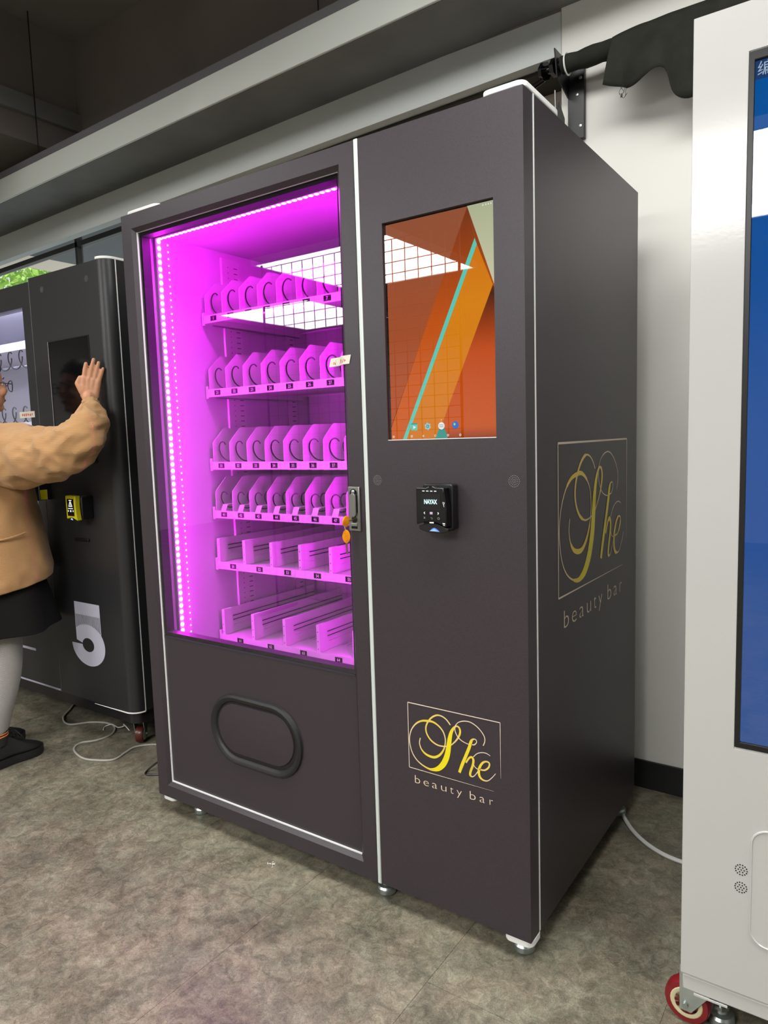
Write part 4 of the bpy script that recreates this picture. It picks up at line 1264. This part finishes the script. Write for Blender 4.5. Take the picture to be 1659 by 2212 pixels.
# casters
def caster(parent, c, r, wdt, axis, top, wm, fork_dx=0.0, hub=True, spread=1.25):
    c = Vector((c[0], c[1], r)); ax = Vector(axis).normalized(); side = Vector((ax.y, -ax.x, 0))
    cs = MB().lathe(c - ax * wdt / 2, ax, [(r * 0.62, 0), (r * 0.93, 0), (r, wdt * 0.22), (r, wdt * 0.78), (r * 0.93, wdt), (r * 0.62, wdt)], 28).build('caster', wm, parent)
    MB().lathe(c - ax * wdt * 0.53, ax, [(0.001, wdt * 0.03), (r * 0.52, wdt * 0.03), (r * 0.57, 0), (r * 0.68, 0), (r * 0.72, wdt * 0.04), (r * 0.72, wdt * 1.02), (r * 0.68, wdt * 1.06), (0.001, wdt * 1.04)], 24).build('hub', 'cream_plastic', cs)
    k = MB()
    for s in (-1, 1):
        o = c + ax * (s * wdt * 0.5 * spread)
        pts = [o + Vector((0, 0, -r * 0.28)) - side * r * 0.25, o + Vector((0, 0, -r * 0.28)) + side * r * 0.25,
               o + side * (fork_dx + r * 0.95) + Vector((0, 0, top - r - 0.004)), o + side * (fork_dx - r * 1.05) + Vector((0, 0, top - r - 0.004))]
        k.prism(pts, ax * 0.0025 * s)
    k.box(c.x + side.x * fork_dx - 0.03, c.x + side.x * fork_dx + 0.03, c.y - 0.03, c.y + 0.03, top - 0.005, top)
    k.build('fork', 'zinc', cs, smooth=False)
    MB().cyl(c - ax * wdt * 0.85, c + ax * wdt * 0.85, r * 0.13, 10).build('axle', 'steel', cs)
caster(lm, (-0.528, 0.315, 0), 0.036, 0.030, (0.82, 0.57, 0), 0.134, 'brown_wheel')
caster(lm, (-2.9, 0.315, 0), 0.036, 0.030, (0.82, 0.57, 0), 0.134, 'brown_wheel')
caster(lm, (-0.50, 0.85, 0), 0.036, 0.030, (0.82, 0.57, 0), 0.134, 'brown_wheel')
caster(lm, (-2.9, 0.85, 0), 0.036, 0.030, (0.82, 0.57, 0), 0.134, 'brown_wheel')

# ================================================================== white machine at the right
RYF, RXL, RXR = -0.050, 1.675, 2.80
wm_ = thing('white_kiosk', 'white machine with a tall blue screen standing on red wheeled casters', 'kiosk', (2.2, 0.3, 0))
sx0, sx1, sz0, sz1 = 1.7625, 2.440, 0.6535, 1.849
mb = MB()
mb.ring_prism(xz([(RXL, 0.168), (RXR, 0.168), (RXR, 1.929), (RXL, 1.929)], RYF), xz([(sx0, sz0), (sx1, sz0), (sx1, sz1), (sx0, sz1)], RYF), (0, 0.03, 0))
mb.box(RXL, RXR, RYF + 0.0302, 0.75, 0.168, 1.929)
kb = mb.build('body', 'white_paint', wm_, smooth=False, bevel=0.004)
MB().box(RXL + 0.003, RXR - 0.003, RYF + 0.004, 0.74, 0.135, 0.1675).build('plinth', 'white_paint', wm_, bevel=0.003)
sc_ = MB().ring_prism(xz([(sx0, sz0), (sx1, sz0), (sx1, sz1), (sx0, sz1)], RYF - 0.001), xz([(sx0 + 0.0085, sz0 + 0.010), (sx1 - 0.010, sz0 + 0.010), (sx1 - 0.010, sz1 - 0.016), (sx0 + 0.0085, sz1 - 0.016)], RYF - 0.001), (0, 0.025, 0)).build('screen_bezel', 'black_plastic', wm_, bevel=0.001)
screen_grad('kiosk_blue', [(0.0, rgb(52, 92, 160)), (0.4, rgb(28, 86, 168)), (1.0, rgb(0, 92, 176))], 2, sz0, sz1, 0.85)
emis('kiosk_header', rgb(36, 70, 122), 0.8)
emis('kiosk_light', rgb(200, 214, 230), 0.7)
MB().add(xz([(sx0 + 0.008, sz0 + 0.009), (sx1 - 0.009, sz0 + 0.009), (sx1 - 0.009, sz1 - 0.015), (sx0 + 0.008, sz1 - 0.015)], RYF + 0.0062), [(0, 1, 2, 3)]).build('screen_picture', 'kiosk_blue', sc_, smooth=False, origin=(0, 0, 0))
MB().add(xz([(sx0 + 0.008, 1.8035), (sx1 - 0.009, 1.8035), (sx1 - 0.009, sz1 - 0.015), (sx0 + 0.008, sz1 - 0.015)], RYF + 0.0058), [(0, 1, 2, 3)]).build('screen_header', 'kiosk_header', sc_, smooth=False)
mb = MB(); mb.text('编', (1.7745, RYF + 0.0054, 1.8105), (1, 0, 0), (0, 0, 1), 0.0245, 'L')
mb.build('lettering', 'scr_text', sc_, smooth=False)
MB().box(sx0 + 0.0085, sx1 - 0.010, RYF + 0.001, RYF + 0.003, sz0 + 0.010, sz1 - 0.016).build('screen_glass', 'screen_glass', sc_, smooth=False)
hp_ = MB()
hp_.loft([xz(rrect(1.793 + d, 2.45 - d, 0.279 + d, 0.508 - d, 0.030 - d * 0.5, 8), y) for d, y in ((0, RYF - 0.0001), (0.0010, RYF - 0.0022), (0.0026, RYF - 0.0024), (0.0036, RYF - 0.0006))], cap=True)
hp_.build('hatch', 'white_paint', kb)
grille(1.7785, 0.4195, [(0.0, 1), (0.005, 6), (0.0098, 14)], RYF, kb, 'black_matte', 0.00135)
grille(1.7785, 0.3850, [(0.0, 1), (0.005, 6), (0.0098, 14)], RYF, kb, 'black_matte', 0.00135)
MB().box(1.7, 1.76, RYF + 0.001, RYF + 0.0035, 0.1315, 0.1352).build('plinth_lip', 'white_paint', wm_)
caster(wm_, (1.672, 0.045, 0), 0.0455, 0.032, (0.05, 1, 0), 0.134, 'red_wheel', fork_dx=0.035)
caster(wm_, (2.70, 0.035, 0), 0.049, 0.032, (0.05, 1, 0), 0.134, 'red_wheel', fork_dx=-0.035)
caster(wm_, (1.74, 0.66, 0), 0.049, 0.032, (0.05, 1, 0), 0.134, 'red_wheel')
caster(wm_, (2.70, 0.66, 0), 0.049, 0.032, (0.05, 1, 0), 0.134, 'red_wheel')
level_foot(1.730, 0.075, 0.134, 0.027, wm_)

# ================================================================== roll of black cloth and its bracket on the wall
br = thing('wall_bracket', 'black metal bracket screwed to the white wall under the cloth roll', 'bracket', (1.10, 0.995, 2.2))
pt = MB().box(1.072, 1.128, 0.982, 0.9988, 2.195, 2.44).build('plate', 'black_plastic', br, bevel=0.002)
for x, z in ((1.115, 2.385), (1.104, 2.335), (1.115, 2.235)):
    MB().lathe((x, 0.982, z), (0, -1, 0), [(0.0055, 0), (0.0045, 0.002), (0.001, 0.0025)], 10).build('screw', 'zinc', pt)
MB().prism([(1.072, 0.86, 2.44), (1.072, 0.98, 2.44), (1.072, 0.98, 2.33), (1.072, 0.88, 2.36)], (0.004, 0, 0)).build('arm', 'black_plastic', br)
mb = MB()
mb.cyl((1.068, 0.93, 2.415), (1.005, 0.95, 2.425), 0.014, 12)
mb.cyl((1.06, 0.93, 2.415), (1.045, 0.935, 2.417), 0.030, 8)
mb.cyl((1.012, 0.947, 2.423), (1.0, 0.951, 2.426), 0.028, 8)
mb.cyl((1.004, 0.95, 2.40), (0.90, 0.98, 2.385), 0.008, 8)
mb.build('clamp_knob', 'black_gloss', br)
MB().prism([(1.060, 0.90, 2.215), (1.060, 0.978, 2.19), (1.060, 0.978, 2.27), (1.060, 0.93, 2.305), (1.060, 0.915, 2.275), (1.060, 0.895, 2.33)], (0.003, 0, 0)).build('fin', 'brushed_steel', br)
cl = thing('cloth_roll', 'black cloth rolled on a pole with a corner hanging down', 'cloth', (1.6, 0.90, 2.3))
path = []; rad = []
for i in range(60):
    x = 1.082 + 0.026 * i
    path.append((x, 0.905, 2.402 + 0.001 * math.sin(i * 1.7))); rad.append(0.027 + 0.00035 * min(i, 30) + 0.0016 * math.sin(i * 2.3) + 0.0010 * math.sin(i * 5.1))
ro_ = MB().tube(path, rad, 18).build('roll', 'fabric_black', cl)
MB().cyl((1.070, 0.905, 2.402), (2.66, 0.905, 2.402), 0.015, 12).build('pole', 'black_plastic', cl)
MB().tube([(1.099, 0.905 + 0.0315 * math.cos(t), 2.402 + 0.0315 * math.sin(t)) for t in [2 * PI * i / 24 for i in range(25)]], 0.0028, 6).build('tie', 'zip_tie', cl)
bot = [(1.228, 2.284), (1.262, 2.272), (1.318, 2.258), (1.362, 2.266), (1.400, 2.276), (1.418, 2.262), (1.434, 2.205), (1.470, 2.186), (1.53, 2.188), (1.62, 2.19), (1.80, 2.20), (2.2, 2.21), (2.6, 2.2)]
top = [(1.252, 2.420), (1.280, 2.425), (1.33, 2.43), (1.362, 2.43), (1.400, 2.432), (1.418, 2.433), (1.434, 2.433), (1.470, 2.433), (1.53, 2.433), (1.62, 2.433), (1.80, 2.433), (2.2, 2.433), (2.6, 2.433)]
bs = catmull([(x, z, 0) for x, z in bot], 5); ts = catmull([(x, z, 0) for x, z in top], 5)
rings = []
NN = 10
for i, (b, t) in enumerate(zip(bs, ts)):
    fold = 0.028 * math.sin((t.x - 1.25) * 36) * (1 if t.x > 1.30 else 0.4)
    col_ = []
    for k in range(NN + 1):
        q = k / NN
        col_.append((t.x + (b.x - t.x) * q, 0.862 + fold * q - 0.008 * q + 0.012 * (1 - q) ** 4, t.y + (b.y - t.y) * q))
    rings.append(col_)
fp = MB().loft(rings, cap=False, closed=False).build('cloth_flap', 'fabric_black', cl)
sm = fp.modifiers.new('thick', 'SOLIDIFY'); sm.thickness = 0.002
mb = MB()
rnd = random.Random(5)
for k in range(4):
    p0 = Vector((1.282 + 0.008 * k, 0.852, 2.268)); pts = [p0]
    for j in range(7):
        pts.append(pts[-1] + Vector((rnd.uniform(-0.008, 0.008), rnd.uniform(-0.002, 0.002), -0.008 if j < 5 else 0.006)))
    mb.tube(catmull(pts, 4), 0.0006, 4)
mb.build('loose_threads', 'fabric_black', cl)

# ================================================================== cables, plug, litter
def cable(pts, r, m, label, cat='cable', z=None):
    p = catmull([(x, y, (r if len(q) < 1 else q[0])) for x, y, *q in pts], 8)
    o = MB().tube(p, r, 8).build('power_cable', m, origin=(p[0].x, p[0].y, 0))
    return tag(o, label, cat)
cable([(-1.30, 0.56), (-1.22, 0.46), (-1.13, 0.36), (-1.06, 0.285), (-0.965, 0.255), (-0.90, 0.32), (-0.83, 0.352), (-0.76, 0.345), (-0.70, 0.29), (-0.70, 0.22), (-0.735, 0.165), (-0.70, 0.115), (-0.60, 0.088), (-0.53, 0.105), (-0.475, 0.145), (-0.49, 0.21), (-0.50, 0.265), (-0.45, 0.32), (-0.36, 0.36), (-0.2, 0.42), (-0.06, 0.5)], 0.0042, 'cable_grey', 'grey cable snaking over the floor in front of the black machine')
p = catmull([(-0.775, 0.30, 0.004), (-0.80, 0.325, 0.004), (-0.775, 0.345, 0.012), (-0.72, 0.335, 0.014), (-0.70, 0.35, 0.018), (-0.69, 0.345, 0.030), (-0.645, 0.34, 0.014)], 6)
tag(MB().tube(p, 0.0022, 6).build('cable_tie', 'cable_white', origin=(-0.775, 0.30, 0)), 'thin white twist tie around the grey cable', 'tie')
cable([(1.285, 0.835, 0.045), (1.305, 0.805, 0.03), (1.322, 0.775, 0.0062), (1.345, 0.735, 0.0062), (1.385, 0.683, 0.0062), (1.438, 0.637, 0.0062), (1.50, 0.607, 0.0062), (1.58, 0.595, 0.0062), (1.70, 0.57, 0.0062), (1.9, 0.60, 0.0062)], 0.0062, 'cable_white', 'white cable running from the tall vending machine toward the white kiosk')
pg = thing('power_adapter', 'black power adapter lying beside the tall vending machine', 'adapter', (-0.2, 0.2, 0))
MB().box(-0.235, -0.10, 0.17, 0.235, 0.003, 0.045).build('case', 'black_plastic', pg, bevel=0.006)
p = catmull([(-0.225, 0.20, 0.04), (-0.255, 0.185, 0.030), (-0.275, 0.15, 0.004), (-0.25, 0.135, 0.004), (-0.19, 0.165, 0.004), (-0.11, 0.16, 0.004)], 6)
MB().tube(p, 0.0036, 7).build('lead', 'black_plastic', pg)
mb = MB()
rnd = random.Random(9)
for k in range(16):
    c = Vector((0.542 + rnd.gauss(0, 0.007), -0.028 + rnd.gauss(0, 0.006), 0.0012 + 0.003 * rnd.random()))
    a = rnd.uniform(0, PI); d = Vector((math.cos(a), math.sin(a), rnd.uniform(-0.1, 0.1))) * 0.0035; e = Vector((-d.y, d.x, 0)) * 0.3
    mb.prism([c - d, c + e, c + d, c - e], (0, 0, 0.0008))
tag(mb.build('paper_scrap', 'paper_bit', origin=(0.542, -0.028, 0), smooth=False), 'tiny white paper scrap on the floor in front of the machine', 'litter')
# ================================================================== person at the left edge
PX, PY = -0.93, -0.05
def capsule_chain(mb, pts, n=12):
    """tapered, rounded limb through (x,y,z,r) points"""
    for i in range(len(pts) - 1):
        a, b = pts[i], pts[i + 1]
        A, B = Vector(a[:3]), Vector(b[:3])
        d = (B - A)
        L_ = d.length
        if L_ < 1e-6: continue
        d.normalize()
        u = d.orthogonal().normalized(); w_ = d.cross(u)
        rings = []
        for k in range(5):
            t = PI / 2 * (1 - k / 4)
            rings.append((A - d * a[3] * math.sin(t), max(a[3] * math.cos(t), 1e-4)))
        for k in range(5):
            t = PI / 2 * k / 4
            rings.append((B + d * b[3] * math.sin(t), max(b[3] * math.cos(t), 1e-4)))
        mb.loft([[c + (u * math.cos(2 * PI * j / n) + w_ * math.sin(2 * PI * j / n)) * r for j in range(n)] for c, r in rings], True)
def P_(dx, dy, z, r): return (PX + dx, PY + dy, z, r)
mb = MB()
# trunk, neck, head
capsule_chain(mb, [P_(0, 0, .88, .125), P_(0, 0, 1.02, .112), P_(0, 0, 1.18, .122), P_(0, .0, 1.25, .095), P_(0, .005, 1.31, .055), P_(0, .015, 1.40, .050)])
capsule_chain(mb, [P_(-.09, 0, 1.26, .065), P_(.09, 0.01, 1.26, .065)])
hx, hy, hz = PX, PY + 0.035, 1.485
mb.sphere((hx, hy - .012, hz + .025), (.074, .094, .098)); mb.sphere((hx, hy + .022, hz - .035), (.058, .066, .078))
mb.sphere((hx, hy + .060, hz - .085), (.026, .024, .020))
capsule_chain(mb, [(hx, hy + .078, hz + .02, .008), (hx, hy + .094, hz - .018, .011), (hx, hy + .084, hz - .026, .013)])
mb.sphere((hx, hy + .079, hz - .056), (.020, .010, .008)); mb.sphere((hx, hy + .076, hz - .064), (.018, .010, .008))
for s in (-1, 1):
    mb.sphere((hx + s * .074, hy - .012, hz - .002), (.010, .020, .031)); mb.sphere((hx + s * .036, hy + .060, hz - .025), (.024, .020, .022))
# arms: right arm bent up to the machine, left arm hanging
capsule_chain(mb, [P_(.15, .01, 1.255, .052), (-0.62, 0.0, 1.205, .044), (-0.50, 0.035, 1.215, .042), (-0.462, 0.085, 1.30, .037), (-0.470, 0.155, 1.395, .027)])
capsule_chain(mb, [P_(-.15, .0, 1.255, .052), P_(-.20, .0, 1.06, .043), P_(-.19, .07, .86, .028), P_(-.185, .09, .80, .030), P_(-.18, .10, .75, .026)])
for k in range(4):
    capsule_chain(mb, [P_(-.19 + .0, .085 + .016 * k - .02, .76, .009), P_(-.19, .088 + .016 * k - .02, .71, .008), P_(-.182, .085 + .015 * k - .02, .68, .007)])
capsule_chain(mb, [P_(-.17, .12, .79, .011), P_(-.155, .14, .75, .009), P_(-.15, .14, .725, .008)])
# right hand, palm on the machine edge
U = Vector((.6606, .7507, 0)); Nn = Vector((.7507, -.6606, 0))
def hc(*pts): capsule_chain(mb, [(p[0], p[1] - 0.007, p[2], p[3]) for p in pts], 10)
hc((-.471, .160, 1.392, .026), (-.470, .160, 1.415, .027))
for a in (0.0, 0.33, 0.66, 1.0):
    b0 = Vector((-.4855, .150, 1.425)).lerp(Vector((-.457, .176, 1.418)), a)
    b1 = Vector((-.482, .151, 1.487)).lerp(Vector((-.448, .186, 1.472)), a)
    hc((*b0, .0155), (*b1, .0120))
hc((-.4815, .1515, 1.486, .0096), (-.4795, .1560, 1.518, .0090), (-.4765, .1600, 1.541, .0072))
hc((-.4690, .1660, 1.488, .0094), (-.4640, .1735, 1.524, .0088), (-.4580, .1810, 1.556, .0070))
hc((-.4580, .1790, 1.483, .0092), (-.4510, .1870, 1.516, .0084), (-.4455, .1925, 1.544, .0068))
hc((-.4480, .1890, 1.474, .0086), (-.4395, .1960, 1.500, .0076), (-.4325, .2000, 1.521, .0062))
hc((-.4880, .1450, 1.440, .0150), (-.4985, .1345, 1.468, .0112), (-.4930, .1420, 1.489, .0092))
# legs inside the leggings
for s, fx_, fy_ in ((1, .105, -.03), (-1, -.09, .0)):
    capsule_chain(mb, [P_(.08 * s, 0, .86, .085), P_(.09 * s, fy_ * .5, .46, .050), P_(fx_, fy_ - .05, .10, .033), P_(fx_, fy_ - .04, .05, .030), P_(fx_, fy_ + .05, .030, .020)])
person = mb.build('person', 'skin', None, origin=(PX, PY, 0))
rm = person.modifiers.new('skin', 'REMESH'); rm.mode = 'VOXEL'; rm.voxel_size = 0.003; rm.use_smooth_shade = True
sm = person.modifiers.new('soft', 'SMOOTH'); sm.factor = 0.5; sm.iterations = 3
tag(person, 'person in a tan corduroy jacket and black skirt pressing a hand on the black machine', 'person')

# face details
for s in (-1, 1):
    MB().sphere((hx + s * .030, hy + .066, hz + .004), (.011, .008, .006)).build('eye', 'eye_white', person)
    MB().sphere((hx + s * .030, hy + .0725, hz + .004), (.0048, .003, .0048)).build('iris', 'hair', person)
    capb = MB(); capb.tube([(hx + s * .014, hy + .083, hz + .026), (hx + s * .030, hy + .080, hz + .031), (hx + s * .048, hy + .066, hz + .026)], .0022, 6)
    capb.build('eyebrow', 'hair', person)
MB().sphere((hx, hy + .083, hz - .058), (.019, .008, .007)).build('lips', 'lips', person)
# nails on the hand
# hair: cap pulled back into a low bun
mb = MB()
rings = []
for i in range(9):
    t = PI * 0.60 * i / 8
    ring = []
    for k in range(24):
        a = 2 * PI * k / 24
        fr_ = max(0, math.sin(a))           # front of the head
        tt = t * (1 - 0.42 * fr_) if i else 0
        ring.append((hx + .081 * math.sin(max(tt, .02)) * math.cos(a), hy - .014 + .103 * math.sin(max(tt, .02)) * math.sin(a), hz + .028 + .106 * math.cos(tt)))
    rings.append(ring)
mb.loft(rings, True)
mb.sphere((hx, hy - .125, hz - .01), (.045, .042, .045))
mb.build('hair', 'hair', person)
# glasses
g = MB()
for s in (-1, 1):
    c = Vector((hx + s * .034, hy + .104, hz - .002))
    g.tube([c + Vector((.027 * math.cos(t), -.010 * abs(math.cos(t)) if math.cos(t) * s > 0 else 0, .022 * math.sin(t))) for t in [2 * PI * i / 20 for i in range(21)]], .0018, 6)
    g.tube([(hx + s * .061, hy + .094, hz + .004), (hx + s * .077, hy + .03, hz + .006), (hx + s * .080, hy - .02, hz + .002)], .0018, 6)
g.tube([(hx - .008, hy + .104, hz), (hx, hy + .106, hz + .003), (hx + .008, hy + .104, hz)], .0016, 6)
g.build('glasses', 'coil_steel', person)

from mathutils import noise as mnoise
def wrinkle(p, amp, sc=(14, 14, 22)):
    q = Vector((p[0] * sc[0], p[1] * sc[1], p[2] * sc[2]))
    v = 0.0
    for k, a_ in ((1.0, 1.0), (2.1, 0.45)):
        v += a_ * (1 - 2.2 * abs(mnoise.noise(q * k)))
    return amp * (v - 0.7)
# clothes ------------------------------------------------------------
def ring_xy(cx, cy, z, rx, ry, n=40, wob=0.0, ph=0.0, tilt=0.0, freq=7):
    return [(cx + rx * (1 + wob * math.sin(freq * a + ph)) * math.cos(a), cy + ry * (1 + wob * math.sin(freq * a + ph + 1)) * math.sin(a), z + tilt * math.sin(a)) for a in [2 * PI * k / n for k in range(n)]]
mb = MB()
spec0 = [(.70, .215, .195, .010), (.705, .232, .215, .012), (.74, .236, .222, .014), (.80, .228, .212, .016), (.90, .215, .195, .014), (1.0, .205, .178, .012), (1.10, .200, .166, .010), (1.19, .196, .150, .006), (1.26, .185, .128, .004), (1.305, .150, .105, 0), (1.335, .095, .085, 0), (1.355, .068, .070, 0), (1.375, .066, .066, 0)]
spec = []
for q0, q1 in zip(spec0[:-1], spec0[1:]):
    for k in range(3):
        spec.append(tuple(u_ + (v_ - u_) * k / 3 for u_, v_ in zip(q0, q1)))
spec.append(spec0[-1])
mb.loft([ring_xy(PX, PY + (0.015 if z < 1.0 else 0.012), z, rx, ry, 72, wb_, z * 5, 0.030 * max(0, 1 - (z - .70) / .35)) for z, rx, ry, wb_ in spec], cap=False)
nv = []
for p in mb.v:
    d = Vector((p[0] - PX, p[1] - PY, 0)).normalized()
    nv.append(tuple(Vector(p) + d * wrinkle(p, 0.010 if p[2] < 1.28 else 0.0, (10, 10, 13))))
mb.v = nv
jk = mb.build('jacket', 'corduroy', person)
ss = jk.modifiers.new('s', 'SUBSURF'); ss.levels = 1; ss.render_levels = 1
# sleeves
def sleeve(pts, wr, name, seed):
    mb = MB()
    P = catmull([Vector(p[:3]) for p in pts], 10)
    R_ = [q.x for q in catmull([(p[3], 0, 0) for p in pts], 10)]
    n = 48
    rings = []
    t0 = (P[1] - P[0]).normalized(); nr = (Vector((0, 0, 1)) - t0 * t0.z).normalized()
    for i, p in enumerate(P):
        t = (P[min(i + 1, len(P) - 1)] - P[max(i - 1, 0)]).normalized()
        nr = (nr - t * nr.dot(t)).normalized(); bn = t.cross(nr)
        ring = []
        for k in range(n):
            a = 2 * PI * k / n
            q = i / (len(P) - 1)
            f = 1 + wr * math.sin(i * 0.60 + 2.2 * math.sin(a + seed)) * min(1, q * 4) * (1 if q < .93 else .2) + 0.4 * wr * math.sin(3 * a + i * 0.4)
            if q > 0.93: f += 0.05 * math.sin(14 * a)
            dr = nr * math.cos(a) + bn * math.sin(a)
            pp = p + dr * R_[i] * f
            ring.append(pp + dr * wrinkle(pp, 0.011 * (1 if q < .9 else .3)))
        rings.append(ring)
    mb.loft(rings, cap=False)
    o = mb.build(name, 'corduroy', jk)
    s_ = o.modifiers.new('s', 'SUBSURF'); s_.levels = 1; s_.render_levels = 1
    return o
sleeve([(-0.8, -0.05, 1.204, 0.123), (-0.703, -0.018, 1.207, 0.122), (-0.563, -0.006, 1.205, 0.102), (-0.454, 0.01, 1.216, 0.091), (-0.379, 0.03, 1.248, 0.082), (-0.359, 0.062, 1.294, 0.068), (-0.378, 0.098, 1.341, 0.052), (-0.413, 0.12, 1.373, 0.036), (-0.428, 0.13, 1.387, 0.034)], 0.055, 'sleeve', 0.4)
sleeve([(PX - .13, PY + .0, 1.24, .105), (PX - .185, PY, 1.14, .088), (PX - .215, PY + .01, 1.03, .080), (PX - .215, PY + .045, .92, .074), (PX - .20, PY + .075, .85, .055), (PX - .193, PY + .085, .825, .036)], 0.05, 'sleeve', 1.9)
# pocket seam
mb = MB()
pts = []
for i in range(15):
    a = math.radians(-62 + 70 * i / 14)
    pts.append((PX + .226 * math.cos(a), PY + .015 + .206 * math.sin(a), .915 - .02 * math.sin(PI * i / 14)))
mb.tube(pts, 0.0035, 6)
mb.build('pocket_seam', 'corduroy', jk)
# skirt
mb = MB()
mb.loft([ring_xy(PX, PY + .015, z, rx, ry, 48, wb_, 0.6, 0.0, 6) for z, rx, ry, wb_ in ((.93, .150, .125, 0), (.82, .178, .152, .01), (.70, .205, .185, .03), (.60, .226, .208, .05), (.525, .240, .222, .07), (.522, .236, .218, .07))], cap=False)
sk = mb.build('skirt', 'skirt', person)
# leggings
for s, fx_, fy_ in ((1, .105, -.03), (-1, -.09, .0)):
    mb = MB()
    rings = []
    for z, r, cx_, cy_ in ((.86, .096, .085 * s, 0), (.70, .088, .088 * s, 0), (.56, .078, .092 * s, fy_ * .4), (.46, .070, .096 * s, fy_ * .6), (.38, .070, .098 * s, fy_ * .8), (.28, .068, .101 * s if s < 0 else .101, fy_ - .02), (.20, .054, fx_, fy_ - .04), (.150, .049, fx_, fy_ - .045), (.143, .045, fx_, fy_ - .045)):
        rings.append([(PX + cx_ + r * (1 + .03 * math.sin(z * 70 + math.sin(a) * 2)) * math.cos(a), PY + cy_ + r * 1.05 * math.sin(a), z + .006 * math.sin(2 * a + z * 40)) for a in [2 * PI * k / 20 for k in range(20)]])
    mb.loft(catr(rings, 4) if False else rings, cap=False)
    o = mb.build('legging', 'leggings', person)
    s_ = o.modifiers.new('s', 'SUBSURF'); s_.levels = 2; s_.render_levels = 2
    # sock with two orange stripes
    ax_, ay_ = PX + fx_, PY + fy_ - .045
    so_ = MB(); so_.lathe((ax_, ay_, .09), (0, 0, 1), [(.040, 0), (.042, .03), (.043, .064)], 20); sk_ = so_.build('sock', 'sock', person)
    for zz in (.124, .134):
        MB().lathe((ax_, ay_, zz), (0, 0, 1), [(.0432, 0), (.0440, .0015), (.0440, .0035), (.0432, .005)], 20).build('sock_stripe', 'sock_stripe', sk_)
    # shoe: sole, upper, laces
    fx0, fy0 = PX + fx_, PY + fy_
    def foot_outline(k=1.0, lift=0.0, z=0.0):
        pts = [(-.030, -.115), (-.038, -.06), (-.036, 0), (-.044, .05), (-.044, .085), (-.030, .118), (-.004, .130), (.024, .122), (.044, .095), (.046, .055), (.037, 0), (.037, -.06), (.030, -.115), (0, -.130)]
        cc = catmull([(x * k, y * (k * .5 + .5), 0) for x, y in pts], 3, True)
        return [(fx0 + q.x, fy0 + q.y, z) for q in cc]
    sole = MB().loft([foot_outline(1.02, 0, .001), foot_outline(1.06, 0, .010), foot_outline(1.05, 0, .033)], True).build('shoe', 'dark_rubber', person)
    up = MB()
    rings = []
    for q in range(7):
        t = q / 6
        z = .030 + (.118 - .030) * t
        ring = []
        for (x, y, _) in foot_outline(1.0):
            dx_, dy_ = x - fx0, y - fy0
            # the toe stays low, the heel rises to the ankle
            zz = z if dy_ < -.02 else .030 + ((.118 - .030) * max(0, 1 - (dy_ + .02) / .17) ** 1.3 + .026) * t
            sh = 1 - .34 * t ** 1.6
            cy_ = -.045
            ring.append((fx0 + dx_ * sh, fy0 + (dy_ if dy_ < cy_ else cy_ + (dy_ - cy_) * (1 - .42 * t ** 2.2)), zz))
        rings.append(ring)
    up.loft(rings, True)
    uo = up.build('upper', 'shoe', sole)
    s_ = uo.modifiers.new('s', 'SUBSURF'); s_.levels = 1; s_.render_levels = 1
    lc = MB()
    for j in range(4):
        yy = fy0 - .005 + .018 * j; zz = .128 - .012 * j
        lc.tube([(fx0 - .022, yy, zz - .012), (fx0, yy + .004, zz + .002), (fx0 + .022, yy, zz - .012)], .0022, 5)
    for e in (-1, 1):
        pl = catmull([(fx0, fy0 - .005, .126), (fx0 + e * .026, fy0 + .012, .134), (fx0 + e * .048, fy0 + .028, .108), (fx0 + e * .036, fy0 + .034, .094), (fx0, fy0 + .004, .120)], 5)
        lc.tube(pl, .0016, 5)
    lc.build('laces', 'shoe', sole)
